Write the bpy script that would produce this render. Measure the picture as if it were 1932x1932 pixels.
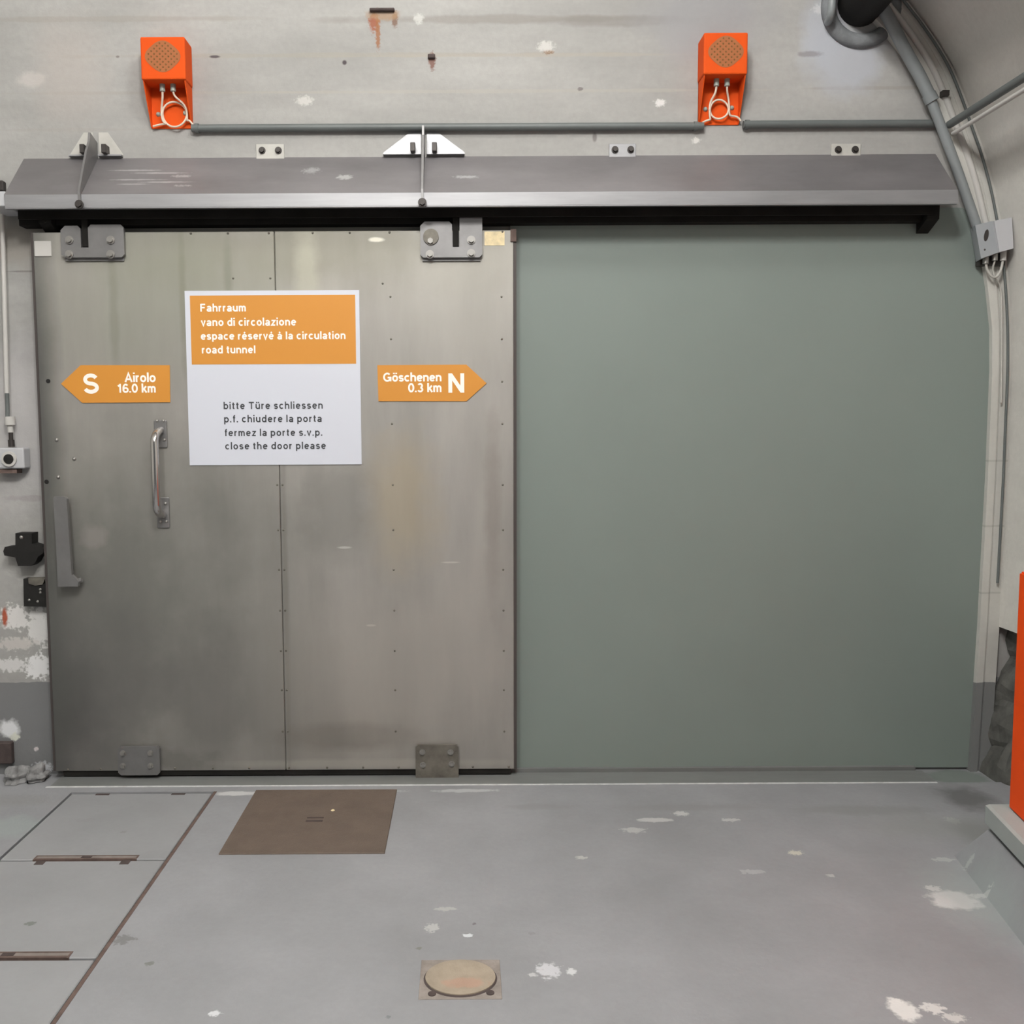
import bpy, bmesh, math, random
from math import radians, sin, cos, pi, sqrt
from mathutils import Vector, Matrix
random.seed(7)
S = bpy.context.scene
C = S.collection
for o in list(bpy.data.objects):
    bpy.data.objects.remove(o)

# ------------------------------------------------------------------ camera
F_PX, CX, CY, PITCH, ROLL, EYE = 1775.0, 880.0, 966.0, 4.8, 0.3, 1.48
cam = bpy.data.cameras.new('camera')
camo = bpy.data.objects.new('camera', cam)
C.objects.link(camo)
S.camera = camo
_fw = Vector((0, cos(radians(PITCH)), -sin(radians(PITCH))))
_up = Vector((0, sin(radians(PITCH)), cos(radians(PITCH))))
_rt = Vector((1, 0, 0))
R_ = _rt * cos(radians(ROLL)) - _up * sin(radians(ROLL))
U_ = _up * cos(radians(ROLL)) + _rt * sin(radians(ROLL))
m = Matrix((R_, U_, -_fw)).transposed().to_4x4()
m.translation = Vector((0, 0, EYE))
camo.matrix_world = m
cam.sensor_fit = 'HORIZONTAL'
cam.sensor_width = 36.0
cam.lens = F_PX * 36.0 / 1932.0
cam.shift_x = (966 - CX) / 1932.0
cam.shift_y = (CY - 966) / 1932.0
cam.clip_start = 0.02

# ------------------------------------------------------------------ world, lamps, exposure
w = bpy.data.worlds.new('tunnel_air')
S.world = w
w.use_nodes = True
bg = w.node_tree.nodes['Background']
bg.inputs[0].default_value = (0.93, 0.97, 1.0, 1)
bg.inputs[1].default_value = 0.08

def lamp(loc, power, radius=0.22, col=(1, 0.985, 0.965)):
    l = bpy.data.lights.new('tunnel_lamp', 'POINT')
    l.shadow_soft_size = radius
    l.energy = power
    l.color = col
    o = bpy.data.objects.new('tunnel_lamp', l)
    o.location = loc
    C.objects.link(o)

lamp((0.2, 2.3, 4.30), 72)
lamp((0.1, 0.6, 4.45), 300)
lamp((-1.0, -0.3, 4.55), 260)
lamp((-0.4, -2.8, 4.40), 60)

S.view_settings.view_transform = 'Standard'
S.view_settings.look = 'None'
S.view_settings.gamma = 1
S.view_settings.use_curve_mapping = False
S.view_settings.exposure = -0.05

# ------------------------------------------------------------------ helpers
D = 4.05          # face of the concrete end wall
YD = 3.97         # front face of the metal door

def ray(px, py):
    return _fw * F_PX + R_ * (px - CX) - U_ * (py - CY)

def W(px, py, Y=D):
    d = ray(px, py)
    return d * (Y / d.y) + Vector((0, 0, EYE))

def FL(px, py, Z=0.0):
    d = ray(px, py)
    return d * ((Z - EYE) / d.z) + Vector((0, 0, EYE))

def lin(r, g, b):
    def f(c):
        c /= 255.0
        return c / 12.92 if c <= 0.04045 else ((c + 0.055) / 1.055) ** 2.4
    return (f(r), f(g), f(b), 1)

def mat(name, rgb, rough=0.6, metal=0.0, var=0.0, vscale=(3, 3, 3), rvar=0.0, bump=0.0, bscale=60,
        blots=(), band=None, spec=0.5, fine=0.0, coat=0.0):
    """rgb 0-255 surface colour; var = tonal mottling; blots = stains or painted light and shade (centre, radii, rgb, strength, noise scale)"""
    mt = bpy.data.materials.new(name)
    mt.use_nodes = True
    nt = mt.node_tree
    N, L = nt.nodes, nt.links
    b = N['Principled BSDF']
    b.inputs['Roughness'].default_value = rough
    b.inputs['Metallic'].default_value = metal
    b.inputs['Specular IOR Level'].default_value = spec
    if coat:
        b.inputs['Coat Weight'].default_value = coat
    base = lin(*rgb)
    b.inputs['Base Color'].default_value = base
    mt.diffuse_color = base
    if not (var or blots or band or bump or rvar or fine):
        return mt
    geo = N.new('ShaderNodeNewGeometry')
    pos = geo.outputs['Position']

    def math_(op, a, c, clamp=False):
        n = N.new('ShaderNodeMath')
        n.operation = op
        n.use_clamp = clamp
        for i, v in enumerate((a, c)):
            if v is None:
                continue
            if isinstance(v, (int, float)):
                n.inputs[i].default_value = v
            else:
                L.new(v, n.inputs[i])
        return n.outputs[0]

    def vmul(v, s):
        n = N.new('ShaderNodeVectorMath')
        n.operation = 'MULTIPLY'
        L.new(v, n.inputs[0])
        n.inputs[1].default_value = s
        return n.outputs[0]

    def noise(v, scale, detail=4, rough_=0.55):
        n = N.new('ShaderNodeTexNoise')
        n.inputs['Scale'].default_value = scale
        n.inputs['Detail'].default_value = detail
        n.inputs['Roughness'].default_value = rough_
        L.new(v, n.inputs['Vector'])
        return n.outputs['Fac']

    def mixc(f, a, c):
        n = N.new('ShaderNodeMix')
        n.data_type = 'RGBA'
        L.new(f, n.inputs[0])
        if isinstance(a, tuple):
            n.inputs[6].default_value = a
        else:
            L.new(a, n.inputs[6])
        if isinstance(c, tuple):
            n.inputs[7].default_value = c
        else:
            L.new(c, n.inputs[7])
        return n.outputs[2]

    col = base
    if var:
        n1 = noise(vmul(pos, vscale), 1.0, 6, 0.6)
        f = math_('MULTIPLY', math_('SUBTRACT', n1, 0.5), 3.0)
        f = math_('ADD', f, 0.5, True)
        lo = tuple(c * (1 - var) for c in base[:3]) + (1,)
        hi = tuple(min(1, c * (1 + var)) for c in base[:3]) + (1,)
        n = N.new('ShaderNodeMix')
        n.data_type = 'RGBA'
        L.new(f, n.inputs[0])
        n.inputs[6].default_value = lo
        n.inputs[7].default_value = hi
        col = n.outputs[2]
    if fine:
        n1 = noise(pos, 45.0, 3, 0.6)
        f = math_('MULTIPLY', math_('SUBTRACT', n1, 0.35), fine, True)
        dk = tuple(c * 0.55 for c in base[:3]) + (1,)
        col = mixc(f, col, dk)
    if band:
        z0, rgbb, st = band
        sep = N.new('ShaderNodeSeparateXYZ')
        L.new(pos, sep.inputs[0])
        wob = math_('MULTIPLY', math_('SUBTRACT', noise(pos, 14), 0.5), 0.02)
        zz = math_('ADD', sep.outputs['Z'], wob)
        f = math_('MULTIPLY', math_('LESS_THAN', zz, z0), st)
        col = mixc(f, col, lin(*rgbb))
    ncache = {}
    for bl in blots:
        c, r, rgbb, st, ns = bl[:5]
        amp = bl[5] if len(bl) > 5 else 1.3
        soft = bl[6] if len(bl) > 6 else 0.25
        n = N.new('ShaderNodeVectorMath')
        n.operation = 'SUBTRACT'
        L.new(pos, n.inputs[0])
        n.inputs[1].default_value = c
        v = vmul(n.outputs[0], tuple(1.0 / q for q in r))
        ln = N.new('ShaderNodeVectorMath')
        ln.operation = 'LENGTH'
        L.new(v, ln.inputs[0])
        if ns not in ncache:
            ncache[ns] = noise(pos, ns, 5, 0.6)
        d = math_('ADD', ln.outputs['Value'], math_('MULTIPLY', math_('SUBTRACT', ncache[ns], 0.5), amp * 2))
        mr = N.new('ShaderNodeMapRange')
        L.new(d, mr.inputs[0])
        mr.inputs[1].default_value = 1 + soft
        mr.inputs[2].default_value = 1 - soft
        mr.inputs[3].default_value = 0
        mr.inputs[4].default_value = st
        col = mixc(mr.outputs[0], col, lin(*rgbb))
    if not isinstance(col, tuple):
        L.new(col, b.inputs['Base Color'])
    if rvar:
        n1 = noise(vmul(pos, vscale), 2.3, 5, 0.6)
        r = math_('ADD', math_('MULTIPLY', math_('SUBTRACT', n1, 0.5), rvar * 2), rough)
        L.new(r, b.inputs['Roughness'])
    if bump:
        bp = N.new('ShaderNodeBump')
        bp.inputs['Strength'].default_value = bump
        bp.inputs['Distance'].default_value = 0.006
        L.new(noise(pos, bscale, 5, 0.65), bp.inputs['Height'])
        L.new(bp.outputs[0], b.inputs['Normal'])
    return mt


class MB:
    """collects shapes, then links them as one mesh object"""
    def __init__(self):
        self.bm = bmesh.new()
        self.mi = 0

    def _tag(self, faces):
        for f in faces:
            f.material_index = self.mi
        return self

    def poly_prism(self, pts, off):
        """closed polygon of 3-D points swept by the vector off"""
        off = Vector(off)
        a = [self.bm.verts.new(p) for p in pts]
        c = [self.bm.verts.new(Vector(p) + off) for p in pts]
        n = len(pts)
        fs = [self.bm.faces.new(a), self.bm.faces.new(list(reversed(c)))]
        for i in range(n):
            j = (i + 1) % n
            fs.append(self.bm.faces.new((a[j], a[i], c[i], c[j])))
        self._tag(fs)
        return self

    def box(self, x0, x1, y0, y1, z0, z1, bev=0.0, seg=2):
        r = bmesh.ops.create_cube(self.bm, size=1.0)
        vs = r['verts']
        for v in vs:
            v.co = Vector((x0 + (v.co.x + .5) * (x1 - x0), y0 + (v.co.y + .5) * (y1 - y0), z0 + (v.co.z + .5) * (z1 - z0)))
        es = set(e for v in vs for e in v.link_edges)
        fs = set(f for v in vs for f in v.link_faces)
        self._tag(fs)
        if bev:
            r2 = bmesh.ops.bevel(self.bm, geom=list(es), offset=bev, segments=seg, affect='EDGES', profile=0.5)
            self._tag(r2['faces'])
        return self

    def rbox(self, pts, t, yaxis=None, bev=0.0):
        return self.poly_prism(pts, t)

    def tube(self, path, r, n=12, closed=False, cap=True):
        path = [Vector(p) for p in path]
        rings = []
        N = len(path)
        prev = None
        for i, p in enumerate(path):
            if closed:
                t = (path[(i + 1) % N] - path[i - 1]).normalized()
            else:
                t = (path[min(i + 1, N - 1)] - path[max(i - 1, 0)]).normalized()
            if prev is None:
                a = Vector((0, 0, 1)) if abs(t.z) < 0.9 else Vector((1, 0, 0))
                u = (a - t * a.dot(t)).normalized()
            else:
                u = (prev - t * prev.dot(t)).normalized()
            prev = u
            v = t.cross(u)
            rr = r[i] if isinstance(r, (list, tuple)) else r
            rings.append([self.bm.verts.new(p + (u * cos(2 * pi * k / n) + v * sin(2 * pi * k / n)) * rr) for k in range(n)])
        fs = []
        for i in range(N if closed else N - 1):
            A, B = rings[i], rings[(i + 1) % N]
            for k in range(n):
                fs.append(self.bm.faces.new((A[k], A[(k + 1) % n], B[(k + 1) % n], B[k])))
        for f in fs:
            f.smooth = True
        if cap and not closed:
            fs.append(self.bm.faces.new(list(reversed(rings[0]))))
            fs.append(self.bm.faces.new(rings[-1]))
        self._tag(fs)
        return self

    def cyl(self, p0, p1, r, n=20, r1=None):
        return self.tube([p0, p1], [r, r if r1 is None else r1], n)

    def ring(self, c, axis, r0, r1, depth, n=40):
        """flat annulus swept along axis"""
        c, axis = Vector(c), Vector(axis).normalized()
        a = Vector((0, 0, 1)) if abs(axis.z) < 0.9 else Vector((1, 0, 0))
        u = (a - axis * a.dot(axis)).normalized()
        v = axis.cross(u)
        loops = []
        for rr, dd in ((r0, 0), (r1, 0), (r1, depth), (r0, depth)):
            loops.append([self.bm.verts.new(c + axis * dd + (u * cos(2 * pi * k / n) + v * sin(2 * pi * k / n)) * rr) for k in range(n)])
        fs = []
        for i in range(4):
            A, B = loops[i], loops[(i + 1) % 4]
            for k in range(n):
                fs.append(self.bm.faces.new((A[k], A[(k + 1) % n], B[(k + 1) % n], B[k])))
        self._tag(fs)
        return self

    def dome(self, c, axis, r, h=None, n=12):
        """rounded screw or rivet head"""
        c, axis = Vector(c), Vector(axis).normalized()
        h = h or r * 0.6
        return self.tube([c - axis * 0.002, c, c + axis * h * .55, c + axis * h * .9, c + axis * h], [r, r, r * .8, r * .45, r * .1], n)

    def hexbolt(self, c, axis, r, h):
        c, axis = Vector(c), Vector(axis).normalized()
        self.tube([c, c + axis * h * .3], [r * 1.45] * 2, 16)
        self.tube([c + axis * h * .3, c + axis * h], [r] * 2, 6)
        for f in self.bm.faces[-8:] if False else []:
            f.smooth = False
        return self

    def build(self, name, mats, parent=None):
        bmesh.ops.recalc_face_normals(self.bm, faces=self.bm.faces[:])
        for e in self.bm.edges:
            if any(not f.smooth for f in e.link_faces):
                e.smooth = False
        me = bpy.data.meshes.new(name)
        self.bm.to_mesh(me)
        self.bm.free()
        for mm in (mats if isinstance(mats, (list, tuple)) else [mats]):
            me.materials.append(mm)
        o = bpy.data.objects.new(name, me)
        C.objects.link(o)
        if parent is not None:
            o.parent = parent
            o.matrix_parent_inverse = parent.matrix_world.inverted()
        return o


def tag(o, label, cat=None, group=None, kind=None):
    if label:
        o['label'] = label
    if cat:
        o['category'] = cat
    if group:
        o['group'] = group
    if kind:
        o['kind'] = kind
    return o

def thing(name, loc, label, cat, group=None, kind=None):
    o = bpy.data.objects.new(name, None)
    o.empty_display_size = 0.05
    o.location = loc
    C.objects.link(o)
    o.matrix_world = Matrix.Translation(Vector(loc))
    return tag(o, label, cat, group, kind)

# plain grotesque letters drawn with strokes; units: capitals 72 high, small letters 52
def arc(cx, cy, rx, ry, a0, a1):
    n = max(4, int(abs(a1 - a0) / 15))
    return [(cx + rx * cos(radians(a0 + (a1 - a0) * k / n)), cy + ry * sin(radians(a0 + (a1 - a0) * k / n))) for k in range(n + 1)]

bowl = arc(23.5, 26, 17.5, 20.5, 0, 360)
arch = arc(22.5, 31, 16.5, 15.5, 180, 0) + [(39, 0)]
LET = {
    'a': (44, [[(36, 0), (36, 33)] + arc(21, 33, 15, 13.5, 0, 155), arc(20, 15, 14.5, 10, 0, 360)]),
    'b': (46, [[(6, 0), (6, 74)], bowl]),
    'c': (43, [arc(23, 26, 17.5, 20.5, 45, 315)]),
    'd': (47, [[(41, 0), (41, 74)], bowl]),
    'e': (46, [[(6, 27), (41, 27)], arc(23.5, 26, 17.5, 20.5, 0, 318)]),
    'f': (26, [[(13, 0), (13, 58)] + arc(24, 58, 11, 10.5, 180, 90), [(2, 47), (25, 47)]]),
    'g': (47, [[(41, 52), (41, -5)] + arc(23.5, -5, 17.5, 10, 0, -150), bowl]),
    'h': (45, [[(6, 0), (6, 74)], arch]),
    'i': (12, [[(6, 0), (6, 52)], [(6, 62), (6, 74)]]),
    'k': (42, [[(6, 0), (6, 74)], [(37, 52), (8, 22)], [(18, 30), (39, 0)]]),
    'l': (12, [[(6, 0), (6, 74)]]),
    'm': (64, [[(6, 0), (6, 52)], arc(19, 33, 13, 13.5, 180, 0) + [(32, 0)], arc(45, 33, 13, 13.5, 180, 0) + [(58, 0)]]),
    'n': (45, [[(6, 0), (6, 52)], arch]),
    'o': (47, [bowl]),
    'p': (46, [[(6, -20), (6, 52)], bowl]),
    'r': (28, [[(6, 0), (6, 52)], arc(23, 31, 17, 15.5, 180, 85)]),
    's': (40, [arc(20, 36.25, 13.5, 10.25, 20, 270) + arc(20, 15.75, 14.5, 10.25, 90, -160)[1:]]),
    't': (27, [[(12, 66), (12, 13)] + arc(22, 13, 10, 7.5, 180, 275), [(1, 47), (25, 47)]]),
    'u': (45, [[(6, 52), (6, 21)] + arc(22.5, 21, 16.5, 15.5, 180, 360), [(39, 52), (39, 0)]]),
    'v': (42, [[(4, 52), (21, 3), (38, 52)]]),
    'z': (41, [[(4, 46.5), (35, 46.5), (6, 5.5), (38, 5.5)]]),
    '.': (13, [[(6, 0), (6, 12)]]),
    'F': (50, [[(7, 0), (7, 72)], [(7, 66.5), (47, 66.5)], [(7, 37), (42, 37)]]),
    'T': (56, [[(28, 0), (28, 66.5)], [(2, 66.5), (54, 66.5)]]),
    'S': (60, [arc(30, 51.25, 21.5, 15.25, 22, 270) + arc(30, 20.75, 23, 15.25, 90, -162)[1:]]),
    'N': (59, [[(7, 0), (7, 72)], [(9, 66), (50, 6)], [(52, 0), (52, 72)]]),
    'A': (60, [[(5, 0), (30, 68), (55, 0)], [(14, 22), (46, 22)]]),
    'G': (68, [arc(34, 36, 27, 30.5, 45, 340), [(37, 33), (61, 33), (61, 2)]]),
    '0': (48, [arc(24, 36, 18, 30.5, 0, 360)]),
    '1': (38, [[(25, 0), (25, 72)], [(24, 63), (7, 52)]]),
    '3': (47, [arc(22, 51.25, 15, 15.25, 155, -85), arc(22, 20.75, 17.5, 15.25, 85, -160)]),
    '6': (48, [arc(24, 22, 18, 16.5, 0, 360), arc(26, 36, 20, 30.5, 45, 195)]),
}
LET['é'] = (46, LET['e'][1] + [[(20, 59), (29, 72)]])
LET['à'] = (44, LET['a'][1] + [[(26, 59), (17, 72)]])
LET['ü'] = (45, LET['u'][1] + [[(13, 60), (13, 72)], [(32, 60), (32, 72)]])
LET['ö'] = (47, LET['o'][1] + [[(14, 60), (14, 72)], [(33, 60), (33, 72)]])

def lettering(name, body, x0, x1, zbase, y, mt, parent, zs=1.0, wid=12.0, gap=9.0):
    """one line of flat painted lettering, fitted to x0..x1 on its baseline"""
    V, Q, pen = [], [], 0.0
    for ch in body:
        if ch == ' ':
            pen += 26
            continue
        adv, strokes = LET[ch]
        for layer, st in enumerate(strokes):
            P = [Vector(p) for p in st]
            closed = (P[0] - P[-1]).length < .01
            if closed:
                P = P[:-1]
            n = len(P)
            base = len(V)
            for k in range(n):
                a = P[k - 1] if (k or closed) else None
                c = P[(k + 1) % n] if (k < n - 1 or closed) else None
                d1 = (P[k] - a).normalized() if a is not None else None
                d2 = (c - P[k]).normalized() if c is not None else None
                d1, d2 = d1 or d2, d2 or d1
                nn = Vector((-(d1.y + d2.y), d1.x + d2.x)).normalized()
                k_ = min(2.0, 1.0 / max(.3, nn.dot(Vector((-d1.y, d1.x)))))
                for sg_ in (1, -1):
                    q = P[k] + nn * sg_ * wid / 2 * k_
                    V.append((q.x + pen, q.y, layer))
            for k in range(n if closed else n - 1):
                m_ = (k + 1) % n
                Q.append((base + 2 * k, base + 2 * m_, base + 2 * m_ + 1, base + 2 * k + 1))
        pen += adv + gap
    a, b_ = min(v[0] for v in V), max(v[0] for v in V)
    k = (x1 - x0) / (b_ - a)
    me = bpy.data.meshes.new(name)
    me.from_pydata([(x0 + (vx - a) * k, y - .00012 * ly, zbase + vz * k * zs) for vx, vz, ly in V], [], Q)
    me.materials.append(mt)
    o = bpy.data.objects.new(name, me)
    C.objects.link(o)
    o.parent = parent
    o.matrix_parent_inverse = parent.matrix_world.inverted()
    return o

# ------------------------------------------------------------------ materials
CONC = (154, 153, 150)
def wp(px, py, rx, rz, rgb, st, ns=12, amp=1.0, soft=0.3, Y=D):
    """stain on the end wall or painted glint on the hood, sized in wall units of 1 px = 2.28 mm"""
    p = W(px, py, Y)
    if rx < 20 and ns < 60:
        ns, amp = 80, max(amp, 1.3)
    return (tuple(p), (rx * .00228, .12, rz * .00228), rgb, st, ns, amp, soft)

wall_blots = [
    wp(950, 36, 300, 7, (128, 124, 118), .55, 6, .9),
    wp(1150, 40, 120, 9, (120, 116, 112), .5, 8, .8),
    wp(640, 104, 420, 4, (150, 146, 136), .6, 5, .9),
    wp(1000, 104, 300, 3, (158, 152, 142), .5, 5, .9),
    wp(200, 36, 260, 5, (142, 138, 130), .5, 5, .9),
    wp(300, 175, 300, 3, (150, 147, 140), .5, 5, .9),
    wp(950, 172, 500, 3, (162, 158, 150), .5, 5, .9),
    wp(150, 245, 150, 3, (150, 147, 142), .5, 5, .9),
    wp(1640, 166, 120, 3, (140, 136, 128), .5, 5, .9),
    wp(1340, 30, 110, 60, (138, 138, 140), .75, 5, .7, .35),
    wp(1290, 80, 45, 35, (146, 145, 146), .6, 7, .7, .35),
    wp(1600, 110, 70, 60, (168, 171, 178), .8, 7, .6, .3),
    wp(1560, 55, 40, 60, (166, 169, 176), .7, 7, .6, .3),
    wp(650, 118, 4, 4, (60, 50, 55), .9, 60, .2),
    wp(790, 35, 8, 8, (188, 188, 184), .8, 40, .2),
    wp(705, 42, 8, 16, (140, 74, 42), .85, 50, .5),
    wp(713, 60, 4, 30, (140, 92, 58), .85, 50, .5),
    wp(745, 36, 5, 14, (110, 80, 62), .8, 50, .5),
    wp(722, 28, 30, 9, (150, 120, 90), .7, 40, .6),
    wp(815, 115, 6, 14, (110, 72, 60), .85, 50, .5),
    wp(1034, 98, 9, 4, (120, 90, 62), .85, 50, .5),
    wp(1095, 168, 5, 3, (105, 98, 98), .8, 50, .4),
    wp(1245, 194, 9, 6, (208, 206, 204), .9, 50, .7),
    wp(1030, 88, 14, 9, (198, 196, 192), .7, 40, .8),
    wp(575, 190, 14, 8, (196, 194, 190), .7, 40, .8),
    wp(405, 107, 9, 2.5, (70, 62, 66), .9, 60, .2),
    wp(222, 107, 3, 2, (110, 104, 100), .8, 60, .2),
    wp(1122, 259, 4, 8, (110, 105, 104), .8, 60, .2),
    wp(1313, 265, 7, 5, (204, 202, 198), .8, 50, .6),
    wp(1545, 17, 10, 8, (190, 190, 190), .7, 50, .6),
    wp(1530, 102, 22, 5, (118, 114, 114), .6, 40, .7),
    wp(60, 150, 26, 14, (186, 180, 176), .6, 20, .9),
    wp(130, 120, 60, 80, (166, 158, 152), .5, 4, .9, .5),
    # left of the door: chipped white paint, rust, bare concrete
    wp(30, 1165, 26, 22, (212, 210, 208), .9, 55, 1.3, .15),
    wp(75, 1180, 22, 40, (206, 205, 203), .9, 55, 1.3, .15),
    wp(72, 1258, 26, 22, (218, 218, 218), .95, 55, 1.3, .15),
    wp(25, 1255, 32, 12, (204, 203, 202), .9, 55, 1.3, .15),
    wp(30, 1215, 40, 12, (190, 186, 182), .8, 55, 1.3, .15),
    wp(9, 1164, 5, 16, (160, 72, 40), .95, 60, .5),
    wp(15, 1375, 20, 16, (214, 216, 218), .95, 30, .8),
    wp(28, 1390, 9, 7, (206, 208, 196), .95, 30, .7),
    wp(68, 1413, 4, 4, (204, 196, 196), .9, 40, .3),
    wp(80, 1448, 18, 10, (196, 198, 202), .9, 30, .9),
    wp(30, 800, 90, 130, (186, 183, 184), .5, 4, .8, .4),
    wp(50, 512, 34, 1.6, (110, 106, 106), .8, 40, .2),
    wp(50, 460, 60, 40, (138, 130, 120), .5, 8, .9, .4),
    wp(60, 940, 40, 6, (140, 134, 134), .5, 20, .9),
]
M = {}
M['conc'] = mat('board_marked_concrete', CONC, .85, 0, .13, (1.3, 1.3, 4.5), bump=.25, bscale=35, blots=wall_blots, fine=.4,
                band=(0.40, (112, 113, 114), .95))
M['vault'] = mat('tunnel_lining_concrete', (206, 204, 198), .85, 0, .10, (1.6, .9, 2.2), bump=.3, bscale=30, fine=.3)
M['rib'] = mat('pale_concrete_edge', (188, 187, 181), .8, 0, .08, (3, 3, 3), bump=.25, bscale=40, fine=.2, band=(0.385, (112, 114, 114), .95),
               blots=[((2.26, 4.0, z), (.3, .3, .004), (150, 148, 142), .5, 30, .3) for z in (1.07, .78, 1.35)])
M['recess'] = mat('dark_rough_rock', (92, 92, 88), .9, 0, .4, (9, 9, 9), bump=.8, bscale=14)

def fp(px, py, rx, ry, rgb, st, ns=30, amp=.9, soft=.2):
    p = FL(px, py)
    k = p.y / F_PX
    if rx < 24:
        ns, amp = (90 if rx < 15 else 60), max(amp, 1.5)
    return (tuple(p), (rx * k, ry * k * p.y / 1.4, .1), rgb, st, ns, amp, soft)
floor_blots = [
    fp(1800, 1698, 45, 18, (206, 206, 206), .95, 26, .7),
    fp(1760, 1676, 14, 5, (200, 200, 200), .9, 40, .6),
    fp(1850, 1690, 22, 4, (198, 198, 198), .8, 40, .6),
    fp(1705, 1905, 26, 22, (212, 212, 210), .95, 34, .9),
    fp(1760, 1902, 22, 10, (208, 208, 206), .85, 50, .9),
    fp(1690, 1890, 12, 8, (212, 212, 210), .9, 50, .9),
    fp(1800, 1920, 22, 8, (204, 204, 202), .75, 50, .9),
    fp(1035, 1830, 22, 14, (196, 197, 202), .9, 40, .8),
    fp(1078, 1833, 9, 6, (204, 206, 208), .9, 40, .6),
    fp(1004, 1839, 7, 4, (190, 190, 192), .8, 50, .6),
    fp(1235, 1547, 34, 4, (186, 186, 186), .8, 40, .8),
    fp(1285, 1535, 14, 4, (192, 192, 192), .8, 40, .8),
    fp(1378, 1547, 16, 3, (186, 186, 186), .8, 40, .6),
    fp(1195, 1566, 20, 5, (182, 182, 182), .7, 40, .9),
    fp(1501, 1609, 13, 4, (198, 196, 184), .9, 40, .4),
    fp(1097, 1618, 11, 3, (184, 184, 182), .85, 40, .5),
    fp(1420, 1645, 22, 4, (172, 172, 176), .7, 40, .9),
    fp(1567, 1652, 8, 3, (180, 180, 180), .8, 40, .6),
    fp(1780, 1622, 20, 4, (176, 178, 178), .7, 40, .8),
    fp(1828, 1640, 10, 3, (176, 178, 178), .7, 40, .8),
    fp(1797, 1548, 12, 6, (172, 174, 172), .7, 40, .7),
    fp(882, 1765, 10, 3, (206, 210, 214), .9, 40, .3),
    fp(815, 1750, 12, 8, (186, 186, 186), .7, 40, .8),
    fp(840, 1715, 18, 4, (180, 180, 178), .6, 40, .8),
    fp(405, 1912, 12, 5, (206, 208, 212), .9, 40, .4),
    fp(283, 1818, 9, 4, (110, 112, 108), .9, 50, .4),
    fp(790, 1789, 6, 3, (112, 112, 106), .8, 50, .4),
    fp(895, 1743, 4, 2, (100, 92, 98), .8, 50, .3),
    fp(1003, 1761, 7, 3, (130, 130, 132), .7, 50, .4),
    fp(733, 1918, 5, 3, (110, 114, 116), .8, 50, .3),
    fp(232, 1773, 20, 9, (110, 110, 110), .8, 30, .4),
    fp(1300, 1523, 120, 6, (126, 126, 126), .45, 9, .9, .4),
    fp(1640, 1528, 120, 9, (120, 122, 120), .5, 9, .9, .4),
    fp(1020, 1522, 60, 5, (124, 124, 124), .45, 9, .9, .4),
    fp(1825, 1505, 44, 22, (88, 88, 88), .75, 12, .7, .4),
    fp(1760, 1560, 130, 20, (136, 138, 136), .5, 8, .8, .5),
    fp(1860, 1700, 90, 70, (150, 160, 158), .5, 8, .6, .5),
    fp(1850, 1570, 50, 22, (120, 122, 120), .55, 10, .7, .5),
    fp(445, 1497, 40, 4, (196, 196, 196), .8, 30, .5),
    fp(880, 1492, 60, 3, (180, 182, 184), .7, 30, .8),
    fp(700, 1493, 60, 3, (180, 182, 184), .6, 30, .8),
    fp(1806, 1461, 58, 14, (112, 121, 116), .9, 30, .3, .15),
    fp(25, 1510, 80, 10, (128, 128, 126), .5, 14, .8, .4),
    fp(20, 1560, 70, 20, (150, 160, 158), .5, 14, .8, .4),
]
FLOORC = (158, 158, 158)
FLOORC = (141, 142, 145)
M['floor'] = mat('worn_grey_floor_paint', FLOORC, .62, 0, .10, (2.2, 2.2, 2), rvar=.12, bump=.15, bscale=50, blots=floor_blots, fine=.3)
M['cover'] = mat('grey_painted_cover', (141, 142, 144), .62, 0, .06, (2.6, 2.6, 2), rvar=.1, bump=.12, bscale=50, fine=.18, blots=[
    fp(57, 1743, 10, 4, (106, 110, 106), .9, 50, .3), fp(233, 1570, 6, 2, (128, 128, 128), .8, 50, .4),
    fp(160, 1548, 22, 3, (136, 136, 138), .7, 30, .7)])
M['pit'] = mat('dark_gap', (46, 42, 40), .9)
M['rust'] = mat('rusty_steel', (100, 84, 78), .8, .2, .25, (20, 20, 20), bump=.4)
M['rustdark'] = mat('dark_rusty_notch', (72, 62, 60), .85, .1, .2, (30, 30, 30))
M['barfill'] = mat('dull_bar_steel', (126, 118, 113), .7, .1, .15, (20, 20, 20))
M['brown'] = mat('brown_steel_plate', (104, 91, 81), .62, .15, .10, (8, 8, 8), rvar=.1, bump=.5, bscale=160, fine=.2)
M['drain'] = mat('rusty_drain_iron', (158, 146, 130), .7, .1, .12, (14, 14, 14), bump=.4, bscale=80,
                 blots=[fp(875, 1858, 40, 10, (176, 140, 122), .6, 30, .9)])
M['draindark'] = mat('rusty_drain_frame', (142, 134, 128), .8, .1, .2, (20, 20, 20), bump=.4, bscale=80)
M['panel'] = mat('grey_green_paint', (121, 131, 126), .55, 0, .02, (2, 2, 2), bump=.04, bscale=40)
M['sill'] = mat('worn_grey_steel', (128, 130, 129), .5, .3, .10, (2, 6, 3), rvar=.1)
M['white'] = mat('white_edge_paint', (196, 197, 198), .6, 0, .15, (30, 30, 30))

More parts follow.
